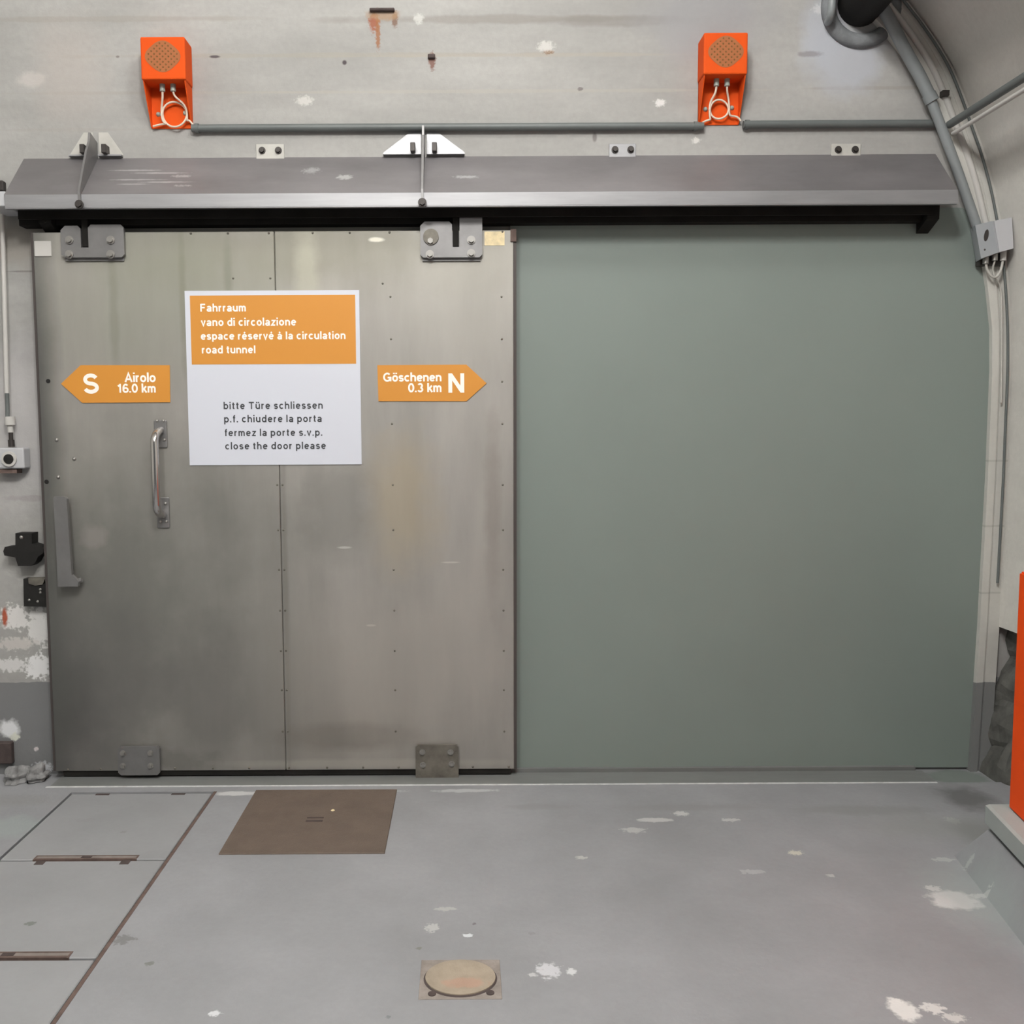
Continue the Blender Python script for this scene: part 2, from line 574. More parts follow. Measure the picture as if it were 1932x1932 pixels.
def dp(px, py, rx, rz, rgb, st, ns=6, amp=.9, soft=.5):
    p = W(px, py, YD)
    return (tuple(p), (rx * .00224, .3, rz * .00224), rgb, st, ns, amp, soft)
door_stains_and_shade = [
    dp(560, 470, 330, 70, (130, 128, 114), .6, 4, .7, .6),  # darker tone painted in to dull the lamp glare at the top
    dp(300, 560, 200, 120, (150, 152, 138), .5, 4, .8, .6),
    dp(760, 950, 60, 110, (172, 160, 138), .6, 6, .8, .5),
    dp(860, 560, 110, 120, (158, 156, 149), .45, 5, .8, .5),
    dp(130, 1330, 120, 210, (92, 91, 90), .9, 3, .7, .7),  # lower-left darks paint the reflection of the dark tunnel side
    dp(75, 900, 36, 620, (92, 93, 90), .85, 4, .4, .6),  # shade down the left edge, painted in
    dp(260, 1120, 220, 230, (116, 117, 112), .7, 3, .9, .7),  # continues the painted lower-left reflection
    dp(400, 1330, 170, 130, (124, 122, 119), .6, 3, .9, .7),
    dp(640, 960, 60, 90, (138, 136, 132), .6, 6, .8, .4),
    dp(930, 960, 14, 150, (146, 140, 134), .6, 10, .7, .5),
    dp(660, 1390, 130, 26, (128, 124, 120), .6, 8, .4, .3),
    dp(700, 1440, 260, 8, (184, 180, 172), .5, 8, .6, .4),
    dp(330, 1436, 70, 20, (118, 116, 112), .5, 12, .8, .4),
    dp(650, 1033, 13, 2, (205, 204, 200), .8, 30, .3, .3),
    dp(850, 1061, 16, 1.6, (205, 204, 196), .8, 30, .3, .3),
    dp(700, 1180, 9, 2, (205, 204, 196), .7, 30, .3, .3),
    dp(710, 452, 14, 4, (226, 222, 210), .8, 30, .4, .3),
    dp(430, 520, 8, 60, (122, 124, 112), .5, 12, .6, .5),
    dp(345, 560, 6, 110, (128, 128, 114), .5, 12, .6, .5),
    dp(215, 600, 8, 120, (128, 130, 118), .45, 12, .6, .5),
    dp(580, 520, 20, 90, (190, 188, 172), .4, 12, .7, .5),
    dp(540, 1150, 5, 300, (124, 122, 116), .5, 12, .5, .5),
    dp(760, 1260, 190, 170, (186, 181, 173), .5, 3, .9, .6),  # pale patch painted in to brighten the lower right
    dp(180, 1010, 24, 20, (166, 160, 156), .5, 14, .8, .4),
]
M['door'] = mat('tarnished_metal_painted_shade', (162, 159, 154), .56, .7, .15, (3.2, 3, .55), rvar=.10, bump=.05, bscale=18, blots=door_stains_and_shade)
M['dooredge'] = mat('dark_door_edge', (74, 68, 66), .6, .3)
M['steel'] = mat('zinc_plated_steel', (128, 127, 127), .45, .6, .10, (8, 8, 8), rvar=.08)
M['grimy'] = mat('greasy_steel', (112, 108, 100), .55, .5, .3, (14, 14, 14), rvar=.1)
M['chrome'] = mat('polished_steel', (196, 194, 192), .18, .95)
M['bolt'] = mat('bolt_steel', (150, 148, 144), .4, .7)
M['boltdark'] = mat('dark_bolt', (64, 60, 58), .5, .5)
M['hood'] = mat('weathered_aluminium_sheet', (150, 147, 149), .58, .85, .12, (2, 2, 6), rvar=.12, blots=[  # pale strokes paint the bright reflections of scratches
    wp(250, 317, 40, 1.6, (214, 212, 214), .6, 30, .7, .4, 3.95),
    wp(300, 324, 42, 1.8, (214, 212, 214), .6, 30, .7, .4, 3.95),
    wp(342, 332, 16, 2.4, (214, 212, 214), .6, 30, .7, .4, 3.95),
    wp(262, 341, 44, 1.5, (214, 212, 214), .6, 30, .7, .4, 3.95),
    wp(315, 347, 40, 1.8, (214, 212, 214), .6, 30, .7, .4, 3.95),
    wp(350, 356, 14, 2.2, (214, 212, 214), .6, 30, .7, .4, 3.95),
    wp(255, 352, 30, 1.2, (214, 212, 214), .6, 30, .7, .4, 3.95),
    wp(650, 335, 12, 5, (214, 214, 214), .7, 30, .6, .4, 3.95), wp(585, 318, 14, 6, (206, 206, 208), .6, 30, .6, .4, 3.95),
    wp(880, 335, 18, 3, (206, 206, 208), .7, 30, .6, .4, 3.95)])
M['lip'] = mat('bright_aluminium_edge', (150, 150, 152), .45, .6, .08, (3, 3, 30), rvar=.1)
M['black'] = mat('black_rail_steel', (30, 29, 27), .8, 0, .3, (6, 6, 6), spec=.2)
M['blackplastic'] = mat('black_latch', (30, 29, 28), .6, 0, .2, (20, 20, 20), spec=.3)
M['duct'] = mat('black_rubber_duct', (26, 25, 24), .75, spec=.3)
M['pipe'] = mat('grey_plastic_conduit', (126, 131, 132), .45, 0, .06, (6, 6, 6))
M['pipedark'] = mat('dark_grey_conduit', (92, 97, 96), .5, 0, .08, (6, 6, 6))
M['boxgrey'] = mat('light_grey_plastic', (178, 179, 182), .5)
M['boxfront'] = mat('grey_plastic', (150, 154, 157), .5)
M['palegrey'] = mat('pale_grey_conduit', (186, 184, 180), .5)
M['orange'] = mat('orange_lacquer', (206, 76, 16), .75, 0, .04, (5, 5, 5), spec=.2)
M['orangecab'] = mat('orange_cabinet_lacquer', (238, 78, 4), .6, 0, .03, (5, 5, 5), spec=.25)
M['grille'] = mat('olive_grille_holes', (150, 88, 46), .75)
M['holes'] = mat('dark_olive_hole', (112, 78, 30), .8)
M['tab'] = mat('dull_aluminium', (178, 176, 170), .6, .1, .06, (20, 20, 20))
M['wire'] = mat('pale_wire', (206, 190, 172), .5)
M['gland'] = mat('grey_gland', (150, 160, 152), .5)
M['signor'] = mat('sign_orange', (203, 137, 50), .5, 0)
M['signwhite'] = mat('sign_white', (206, 209, 219), .45)
M['ink'] = mat('grey_black_ink', (60, 62, 66), .6)
M['letterw'] = mat('white_lettering', (250, 244, 236), .5)
M['tape'] = mat('yellowed_tape', (232, 214, 172), .6, 0, .15, (40, 40, 40))
M['beam'] = mat('grey_green_plinth_paint', (158, 164, 162), .6, 0, .05, (5, 5, 5), bump=.1)
M['mortar'] = mat('grey_mortar', (112, 115, 117), .9, 0, .2, (12, 12, 12), bump=.8, bscale=22)
M['lump'] = mat('broken_mortar', (128, 128, 128), .9, 0, .25, (16, 16, 16), bump=.9, bscale=18)

# ------------------------------------------------------------------ the setting
# vault profile at the end wall, from the recess up over the crown to the left side
prof_px = [(1878, 1180), (1882, 1100), (1886, 1030), (1893, 900), (1897, 800), (1901, 700), (1901, 620), (1897, 540), (1890, 470), (1880, 409),
           (1868, 350), (1852, 292), (1836, 246), (1815, 186), (1792, 130), (1766, 85), (1735, 40), (1704, 0)]
prof = []
for p in prof_px:
    q = W(*p)
    prof.append(Vector((q.x, 0, q.z)))
# carry the curve on over the crown
last, dirv = prof[-1].copy(), (prof[-1] - prof[-3]).normalized()
ang = math.atan2(dirv.z, dirv.x)
right = list(prof)
crown = []
p = last.copy()
while ang < pi and len(crown) < 60:
    p = p + Vector((cos(ang), 0, sin(ang))) * 0.22
    crown.append(p.copy())
    ang += 0.22 / 4.0
xc = crown[-1].x
up_half = right + crown
left_half = [Vector((2 * xc - v.x, 0, v.z)) for v in reversed(up_half)]
Y0, YF = -5.0, D

def shell(pts, name, mt, t=0.25):
    mb = MB()
    n = len(pts)
    cen = Vector((xc, 0, 1.4))
    ins, outs = [], []
    for v in pts:
        d = (v - cen).normalized()
        ins.append(v)
        outs.append(v + d * t)
    rings = []
    ys = [Y0 + (YF - Y0) * i / 6 for i in range(7)]
    vi = [[mb.bm.verts.new((v.x, y, v.z)) for v in ins] for y in ys]
    vo = [[mb.bm.verts.new((v.x, y, v.z)) for v in outs] for y in ys]
    for j in range(6):
        for i in range(n - 1):
            f = mb.bm.faces.new((vi[j][i], vi[j][i + 1], vi[j + 1][i + 1], vi[j + 1][i]))
            f.smooth = True
            f = mb.bm.faces.new((vo[j][i], vo[j + 1][i], vo[j + 1][i + 1], vo[j][i + 1]))
            f.smooth = True
        mb.bm.faces.new((vi[j][0], vi[j + 1][0], vo[j + 1][0], vo[j][0]))
        mb.bm.faces.new((vi[j][-1], vo[j][-1], vo[j + 1][-1], vi[j + 1][-1]))
    for j in (0, 6):
        for i in range(n - 1):
            mb.bm.faces.new((vi[j][i], vi[j][i + 1], vo[j][i + 1], vo[j][i]))
    o = mb.build(name, mt)
    o['kind'] = 'structure'
    return o

ns = 16
wr = shell(up_half[:len(right) + 2], 'wall_right', M['vault'])
tag(wr, 'curved pale concrete tunnel lining on the right side')
ce = shell(up_half[len(right) + 1:] + left_half[1:len(left_half) - len(right) - 1], 'ceiling', M['vault'])
tag(ce, 'concrete crown of the tunnel vault overhead')
wl = shell(left_half[len(left_half) - len(right) - 2:], 'wall_left', M['vault'])
tag(wl, 'concrete lining on the left side of the tunnel')

xl, xr = 2 * xc - 2.9, 2.95
zt = crown[-1].z + .4
mb = MB()
mb.box(xl, xr, D, D + .3, -.3, zt)
wb = mb.build('wall_back', M['conc'])
tag(wb, 'weathered board-marked concrete end wall behind the door', kind='structure')

# recess under the right-hand lining
mb = MB()
zr = prof[0].z
def rx(y):
    return 2.44
nz, ny = 30, 110
grid = []
for j in range(ny + 1):
    y = D - (D + .5) * j / ny
    row = []
    for i in range(nz + 1):
        z = -.05 + (zr + .35) * i / nz
        x = 2.42 + .018 * sin(z * 13 + y * 5) * cos(y * 9 + z * 4) + .010 * sin(z * 31 + y * 17) + random.uniform(-.008, .008) - (0.12 * (1 - i / nz) ** 2)
        row.append(mb.bm.verts.new((x, y, z)))
    grid.append(row)
for j in range(ny):
    for i in range(nz):
        mb.bm.faces.new((grid[j][i], grid[j][i + 1], grid[j + 1][i + 1], grid[j + 1][i]))
o = mb.build('trim_1', M['recess'])
tag(o, 'dark rough rock recess under the right-hand lining', kind='structure')
so = o.modifiers.new('thick', 'SOLIDIFY')
so.thickness = .1
so.offset = 0

# floor with an open trench for the covers
TX0, TX1 = -1.648, -1.046
TY0, TY1 = 1.86, 3.80
mb = MB()
FX0, FX1, FY0 = xl, 2.6, Y0
SY = 3.86        # floor edge at the door sill
def fbox(x0, x1, y0, y1):
    mb.box(x0, x1, y0, y1, -.2, 0)
fbox(FX0, TX0, FY0, SY)
fbox(TX1, FX1, FY0, SY)
fbox(TX0, TX1, FY0, TY0)
fbox(TX0, TX1, TY1, SY)
mb.box(FX0, FX1, SY, D, -.2, -.012)
o = mb.build('floor', M['floor'])
tag(o, 'worn grey painted concrete floor with chipped pale patches', kind='structure')
mb = MB()
mb.box(TX0, TX1, TY0, TY1, -.16, -.10)
o = mb.build('floor_trench', M['pit'])
tag(o, 'dark bed of the cable trench under the grey covers', kind='structure')

# sill: steel strip and groove between floor edge and wall, with the white floor edge
xs0, xs1 = W(92, 1487).x * SY / D, 1.985
mb = MB()
mb.box(xs0, xs1, SY + .006, D - .045, -.03, -.001)
mb.box(xs0, xs1 - .02, D - .030, D - .003, -.03, .010)
o = mb.build('trim_2', M['sill'])
tag(o, 'grey steel sill strip on the floor in front of the door', kind='structure')
mb = MB()
n = 60
mb.box(-1.78, 1.98, SY - .006, SY + .006, -.02, .0015)
o = mb.build('trim_3', M['white'])
tag(o, 'thin white painted edge between floor and sill', kind='structure')

# concrete rib along the vault edge
outer = [(1858, 1480), (1868, 1330)] + prof_px
wid = []
inner = []
for (x, y) in outer:
    if y > 620:
        k = 29
    else:
        k = 29 + (620 - y) / 620 * 34
    dx = -k
    dy = 0 if y > 420 else k * .35 * (420 - y) / 420
    inner.append((x + dx, y + dy))
mb = MB()
yr0 = D - .035
po = [W(x + 1, y, yr0) for x, y in outer]
pm = [W(x - 11, y, yr0) for x, y in outer]
pi_ = [W(*q, yr0) for q in inner]
# proud inner band, groove, outer band
def strip(a, b_, y0, y1):
    for i in range(len(a) - 1):
        mb.poly_prism([(a[i].x, y0, a[i].z), (a[i + 1].x, y0, a[i + 1].z), (b_[i + 1].x, y0, b_[i + 1].z), (b_[i].x, y0, b_[i].z)], (0, y1 - y0, 0))
strip(pi_, [a.lerp(b_, .25) for a, b_ in zip(pm, pi_)], yr0, D + .01)
strip([a.lerp(b_, .25) for a, b_ in zip(pm, pi_)], pm, yr0 + .010, D + .01)
strip(pm, [v + Vector((.02, 0, 0)) for v in po], yr0 + .008, D + .01)
bmesh.ops.remove_doubles(mb.bm, verts=mb.bm.verts[:], dist=1e-4)
o = mb.build('trim_4', M['rib'])
tag(o, 'pale concrete rib along the right edge of the end wall', kind='structure')

# ------------------------------------------------------------------ wall panel right of the door
pr = [W(978, 395, D - .012)]
pts = [W(974, 392), W(1850, 392)]
edge = [(x, y) for x, y in inner]
edge_r = [W(x + 8, y, D - .012) for x, y in reversed(inner) if 392 < y]
ptl = [Vector((0.19, D - .012, W(980, 392, D - .012).z)), Vector((W(1815, 392, D - .012).x, D - .012, W(1815, 392, D - .012).z))]
poly = ptl + edge_r + [Vector((edge_r[-1].x, D - .012, 0.0)), Vector((0.19, D - .012, 0.0))]
mb = MB()
mb.poly_prism([(v.x, D - .012, v.z) for v in poly], (0, .02, 0))
o = mb.build('wall_panel', M['panel'])
tag(o, 'large smooth grey-green painted panel filling the wall beside the metal door', 'panel')

# ------------------------------------------------------------------ sliding door
DX0, DX1 = -1.786, W(972, 940, YD).x
DZ0, DZ1 = W(540, 1453, YD).z, W(540, 436, YD).z
door = thing('door_1', ((DX0 + DX1) / 2, YD, DZ0), 'tarnished metal sliding door with hanger plates and a long pull handle', 'door', kind='structure')
mb = MB()
XS = W(533, 1150, YD).x
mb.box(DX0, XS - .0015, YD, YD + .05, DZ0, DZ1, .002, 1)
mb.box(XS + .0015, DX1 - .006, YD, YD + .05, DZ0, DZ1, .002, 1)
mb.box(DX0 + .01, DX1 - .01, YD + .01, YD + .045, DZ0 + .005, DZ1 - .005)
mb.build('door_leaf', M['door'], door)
mb = MB()
mb.box(DX1 - .0055, DX1 + .006, YD + .002, YD + .055, DZ0, DZ1)
mb.box(DX0 - .012, DX0 - .0005, YD + .006, YD + .05, DZ0, DZ1)
mb.build('edge_strip', M['dooredge'], door)
mb = MB()
mb.box(DX0 + .03, DX1 - .02, YD + .006, YD + .045, W(540, 1463, YD).z, DZ0 + .001)
mb.build('gap_shadow_strip', M['black'], door)  # black strip standing in for the shadow in the gap below the door
# rivets along seam, columns and edges
mb = MB()
for y in (560, 640, 720, 800, 915, 1000, 1075, 1152, 1228, 1302, 1380):
    for px in (742 + (y - 1000) * .012, 949 + (y - 1000) * .006):
        p = W(px, y, YD)
        mb.dome(p, (0, -1, 0), .0045)
    if y > 880:
        for dx in (-.011, .011):
            p = W(533 + (y - 1150) * .03, y, YD)
            mb.dome((XS + dx, YD, p.z), (0, -1, 0), .0045)
for px in (360, 430, 507, 590, 660, 735, 948):
    mb.dome((W(px, 441, YD).x, YD, DZ1 - .008), (0, -1, 0), .005)
for px in (190, 330, 402, 470, 545, 617, 685, 752, 892, 960):
    mb.dome((W(px, 1448, YD).x, YD, DZ0 + .010), (0, -1, 0), .005)
for px, py in ((440, 525), (510, 525), (722, 535), (128, 1452)):
    mb.dome(W(px, py, YD), (0, -1, 0), .0045)
o = mb.build('rivets', M['grimy'], door)

def plate(x0, x1, z0, z1, y, t, slot=None, lobes=None, r=.012):
    """hanger plate outline with an open slot from the top"""
    pts = [(x0, z0 + r), (x0 + r, z0), (x1 - r, z0), (x1, z0 + r)]
    if slot:
        s0, s1, sz = slot
        (lz, rz) = lobes
        pts += [(x1, rz - r), (x1 - r, rz), (s1 + r, rz), (s1, rz - r), (s1, sz), (s0, sz), (s0, lz - r), (s0 - r, lz), (x0 + r * 1.5, lz), (x0, lz - r * 1.5)]
    else:
        pts += [(x1, z1 - r), (x1 - r, z1), (x0 + r, z1), (x0, z1 - r)]
    return [(a, y, b_) for a, b_ in pts]

YH = YD - .022
# left hanger
def hanger(px0, px1, pyb, slot_px, lob_l, lob_r, bolts):
    a, b_ = W(px0, 460, YH).x, W(px1, 460, YH).x
    zb = W(px0, pyb, YH).z
    sl = (W(slot_px[0], 440, YH).x, W(slot_px[1], 440, YH).x, W(slot_px[0], slot_px[2], YH).z)
    mb = MB()
    pts = plate(a, b_, zb, 0, YH, 0, sl, (W(px0, lob_l, YH).z, W(px0, lob_r, YH).z))
    mb.poly_prism(pts, (0, .016, 0))
    mb.box(a + .008, b_ - .008, YD - .007, YD + .002, zb - .012, DZ1 - .01)
    h = mb.build('hanger_plate', M['steel'], door)
    for q in bolts:
        mb = MB()
        mb.hexbolt(W(*q, YH), (0, -1, 0), .012, .014)
        mb.build('bolt', M['bolt'], h)
    mb = MB()
    mb.box((sl[0] + sl[1]) / 2 - .012, (sl[0] + sl[1]) / 2 + .012, YH + .004, YH + .015, sl[2] + .004, W(0, 398, YH).z)
    mb.build('hanger_rod', M['black'], h)
hanger(115, 234, 486, (152, 166, 467), 426, 424, [(131, 453), (209, 453), (131, 480), (209, 480)])
hanger(793, 910, 486, (853, 867, 466), 418, 396, [(812, 455), (889, 453), (811, 480), (889, 478)])
# black rubber roller seen on the right hanger
mb = MB()
p = W(813, 447, YH)
mb.cyl(p + Vector((0, .001, 0)), p + Vector((0, -.006, 0)), .032, 24)
mb.build('roller_cap', M['grimy'], door)

def guide(px0, px1, py0, py1, mt, bolts):
    a, b_ = W(px0, 1430, YH).x, W(px1, 1430, YH).x
    mb = MB()
    mb.poly_prism(plate(a, b_, W(px0, py1, YH).z, W(px0, py0, YH).z, YH, 0), (0, .014, 0))
    mb.box(a + .006, b_ - .006, YD - .009, YD + .001, DZ0 + .005, W(px0, py0, YH).z - .004)
    h = mb.build('guide_bracket', mt, door)
    for q in bolts:
        mb = MB()
        mb.hexbolt(W(*q, YH), (0, -1, 0), .009, .010)
        mb.build('bolt', M['bolt'], h)
guide(222, 301, 1409, 1463, M['steel'], [(232, 1421), (284, 1421), (232, 1445), (284, 1445)])
guide(784, 865, 1406, 1472, M['grimy'], [(797, 1419), (850, 1419), (798, 1443), (852, 1441)])

# pull handle
YB = YD - .085
mb = MB()
xh = W(306, 890, YD).x
zt_, zb_ = W(306, 812, YD).z, W(306, 972, YD).z
path = []
for k in range(7):
    t = k / 6 * pi / 2
    path.append((xh, YD - .085 * sin(t), zt_ + .0 - .05 * (1 - cos(t))))
path2 = [(x, y, zb_ + .05 * (1 - cos(k / 6 * pi / 2))) for k, (x, y, z) in enumerate(path)]
mb.tube(path + list(reversed(path2)), .0165, 16)
h = mb.build('pull_handle', M['chrome'], door)
for (a, b_, c, d) in ((291, 793, 317, 845), (298, 938, 325, 996)):
    mb = MB()
    p0, p1 = W(a, b_, YD), W(c, d, YD)
    mb.box(xh - .027, xh + .027, YD - .008, YD + .001, p1.z, p0.z, .004, 2)
    pl = mb.build('mounting_plate', M['steel'], h)
for q in ((296, 794), (308, 794), (310, 830), (312, 950), (314, 984), (303, 984)):
    mb = MB()
    mb.dome(W(*q, YD - .008), (0, -1, 0), .007)
    mb.build('screw', M['bolt'], h)

# latch lever at the left edge
YL = YD - .055
mb = MB()
a, b_ = W(103, 1000, YL).x, W(128, 1000, YL).x
zt_, zb_ = W(115, 937, YL).z, W(115, 1107, YL).z
mb.poly_prism([(a + .003, YL, zb_), (b_ + .032, YL, zb_), (b_ + .036, YL, zb_ + .02), (b_ + .008, YL, zb_ + .05), (b_, YL, zt_ - .01), (b_ - .01, YL, zt_),
               (a + .002, YL, zt_), (a, YL, zt_ - .008), (a + .004, YL, zb_ + .1)], (0, .02, 0))
mb.box(a + .012, b_ - .006, YL + .015, YD + .001, zb_ + .012, zb_ + .06)
mb.tube([W(140, 1098, YL + .03), W(155, 1094, YL + .03)], .010, 10)
h = mb.build('latch_lever', M['steel'], door)
for q in ((107, 830), (140, 866), (110, 900)):
    mb = MB()
    mb.dome(W(*q, YD), (0, -1, 0), .0085, .007)
    mb.build('screw', M['bolt'], door)
mb = MB()
for q in ((91, 719), (88, 909)):
    p = W(*q, YD)
    mb.cyl(p + Vector((0, .002, 0)), p - Vector((0, .002, 0)), .009, 14)
mb.build('screw_hole_plug', M['blackplastic'], door)
mb = MB()
p0, p1 = W(914, 437, YD), W(952, 463, YD)
mb.box(p0.x, p1.x, YD - .0015, YD + .0005, p1.z, p0.z)
tp = mb.build('tape_patch', M['tape'], door)
mb = MB()
p0, p1 = W(963, 433, YD), W(972, 456, YD)
mb.box(p0.x, p1.x + .004, YD - .006, YD + .01, p1.z, p0.z)
mb.build('corner_clip', M['rust'], door)
mb = MB()
p0, p1 = W(63, 455, YD), W(98, 484, YD)
mb.box(p0.x + .004, p1.x, YD - .005, YD + .001, p1.z, p0.z, .002, 1)
mb.build('corner_plate', M['palegrey'], door)

# ------------------------------------------------------------------ signs on the door
def sign_box(name, pts, y, t, mt, parent=None):
    mb = MB()
    mb.poly_prism([(x, y - t, z) for x, z in pts], (0, t - .0003, 0))
    return mb.build(name, mt, parent)

YS = YD - .004
sx0, sx1, sz0, sz1 = W(353, 712, YS).x, W(680, 712, YS).x, W(515, 877, YS).z, W(515, 548, YS).z
sg = thing('information_sign', ((sx0 + sx1) / 2, YD, sz0), 'square white sign with orange top, multilingual notice, on the metal door', 'sign')
sign_box('sign_board', [(sx0, sz0), (sx1, sz0), (sx1, sz1), (sx0, sz1)], YD, .004, M['signwhite'], sg)
ox0, ox1 = W(360, 620, YS).x, W(671, 620, YS).x
oz0, oz1 = W(515, 687, YS).z, W(515, 557, YS).z
sign_box('orange_panel', [(ox0, oz0), (ox1, oz0), (ox1, oz1), (ox0, oz1)], YD - .0035, .0012, M['signor'], sg)
yt = YD - .0056
for body, a, b_, bl in (('Fahrraum', 378, 464, 588), ('vano di circolazione', 379, 559, 615), ('espace réservé à la circulation', 379, 652, 641), ('road tunnel', 381, 482, 667)):
    lettering('white_lettering', body, W(a, bl, yt).x, W(b_, bl, yt).x, W(a, bl, yt).z, yt, M['letterw'], sg, 1.0, 14, 11)
yt = YD - .0048
for body, a, b_, bl in (('bitte Türe schliessen', 422, 609, 772), ('p.f. chiudere la porta', 423, 608, 797), ('fermez la porte s.v.p.', 424, 608, 823), ('close the door please', 425, 615, 848)):
    lettering('black_lettering', body, W(a, bl, yt).x, W(b_, bl, yt).x, W(a, bl, yt).z, yt, M['ink'], sg, 1.0, 12.5, 14)

def arrow(px, label, texts):
    pts = [(W(x, y, YS).x, W(x, y, YS).z) for x, y in px]
    cxx = sum(p[0] for p in pts) / len(pts)
    a = thing('direction_sign', (cxx, YD, min(p[1] for p in pts)), label, 'sign', 'orange arrow signs on the metal door')
    sign_box('sign_board', pts, YD, .004, M['signor'], a)
    yt = YD - .0048
    for body, x0, x1, bl, bo, zs in texts:
        lettering('lettering', body, W(x0, bl, yt).x, W(x1, bl, yt).x, W(x0, bl, yt).z, yt, M['letterw'], a, zs, 14.5 if len(body) > 1 else 14.5, 7)
arrow([(115, 724), (152, 689), (320, 689), (321, 759), (155, 760)], 'orange arrow sign pointing towards the door handle side, lettered S',
      [('S', 158, 187, 742, .03, 1.02), ('Airolo', 235, 294, 721, .022, 1), ('16.0 km', 222, 294, 741, .022, 1)])
arrow([(712, 689), (880, 688), (918, 723), (880, 757), (714, 757)], 'orange arrow sign lettered N, pointing towards the grey-green panel',
      [('Göschenen', 723, 833, 720, .022, 1), ('0.3 km', 770, 833, 740, .022, 1), ('N', 846, 876, 741, .03, 1)])

# ------------------------------------------------------------------ hood over the door
YLIP = 3.86
hx0, hx1 = W(45, 297).x, W(1765, 293).x
z_top, z_mid, z_bot = W(900, 295).z, W(900, 363, YLIP).z, W(900, 388, YLIP).z
hood = thing('door_hood', ((hx0 + hx1) / 2, D, z_top), 'long weathered aluminium hood running above the sliding door and panel', 'hood')
mb = MB()
t = .003
mb.poly_prism([(hx0, D, z_top), (hx0, YLIP, z_mid), (hx0, YLIP + t, z_mid - t * .5), (hx0, D, z_top - t * 1.6)], (hx1 - hx0, 0, 0))
mb.poly_prism([(hx0, D, z_top - .002), (hx0, YLIP + .002, z_mid - .002), (hx0, YLIP + .004, z_bot), (hx0, D, z_bot + .06)], (.002, 0, 0))
mb.poly_prism([(hx1 - .002, D, z_top - .002), (hx1 - .002, YLIP + .002, z_mid - .002), (hx1 - .002, YLIP + .004, z_bot), (hx1 - .002, D, z_bot + .06)], (.002, 0, 0))
mb.build('hood_sheet', M['hood'], hood)
mb = MB()
mb.box(hx0 + .003, hx1 + .004, YLIP - .001, YLIP + .004, z_bot, z_mid + .001, .001, 1)
mb.box(hx0 + .003, hx1 + .004, YLIP, YLIP + .02, z_bot - .003, z_bot)
mb.build('front_lip', M['lip'], hood)
for px0, px1, py0, py1 in ((483, 536, 272, 300), (1149, 1200, 271, 298), (1569, 1624, 271, 298)):
    a, b_ = W(px0, 285, D - .006).x, W(px1, 285, D - .006).x
    z1, z0 = W(px0, py0, D - .006).z, W(px0, py1, D - .006).z
    mb = MB()
    mb.box(a, b_, D - .006, D + .001, z0 - .02, z1, .0015, 1)
    tb = mb.build('mounting_tab', M['lip'] if px0 == 1149 else M['tab'], hood)
    for k in (.22, .8):
        mb = MB()
        mb.hexbolt((a + (b_ - a) * k, D - .006, (z0 + z1) / 2 + .004), (0, -1, 0), .010, .014)
        mb.build('bolt', M['boltdark'], tb)
# the two fin brackets
def bracket(px, py_top, wpl, mt, gm):
    x = W(px, 290, D - .05).x
    z1 = W(px, py_top, D - .05).z
    mb = MB()
    t = .009
    pts = [(x, D, z_top - .04), (x, D, z_top + .05), (x, D - .02, z1), (x, D - .055, z1), (x, D - .10, z_top - .005), (x, YLIP - .014, z_mid + .006), (x, YLIP - .014, z_bot - .002), (x, YLIP - .001, z_bot - .002),
           (x, YLIP - .001, z_mid + .004)]
    pts = [(x, D, z1 - .01), (x, D - .075, z1 + .01), (x, D - .085, z1 - .03), (x, D - .115, z_top + .0), (x, YLIP - .016, z_mid + .012), (x, YLIP - .016, z_bot - .002),
           (x, YLIP - .0012, z_bot - .002), (x, YLIP - .0012, z_mid + .002), (x, D, z_top + .001)]
    mb.poly_prism(pts, (t, 0, 0))
    f = mb.build('fin_bracket', mt, hood)
    for s in (-1, 1):
        zz = z_top + .004
        e = wpl
        c = x + t / 2
        tri = [(c + s * .012, D - .004, zz), (c + s * e, D - .004, zz), (c + s * e, D - .004, zz + .012), (c + s * .05, D - .004, zz + .10), (c + s * .012, D - .004, zz + .10)]
        mb = MB()
        mb.poly_prism(tri, (0, .0038, 0))
        gp = mb.build('gusset_plate', gm, f)
        mb = MB()
        mb.box(min(c + s * .012, c + s * e), max(c + s * .012, c + s * e), D - .022, D - .0005, zz, zz + .006)
        mb.build('gusset_foot', M['lip'], f)
        mb = MB()
        p = Vector((c + s * .045, D - .004, zz + .03))
        mb.box(p.x - .010, p.x + .010, D - .045, D - .001, zz + .006, zz + .042, .002, 1)
        mb.build('bolt', M['boltdark'], f)
    mb = MB()
    mb.hexbolt((x + t / 2, YLIP - .014, z_bot + .010), (0, -1, 0), .012, .012)
    mb.build('bolt', M['boltdark'], f)
bracket(172, 258, .11, M['steel'], M['tab'])
bracket(797, 245, .17, M['steel'], M['lip'])

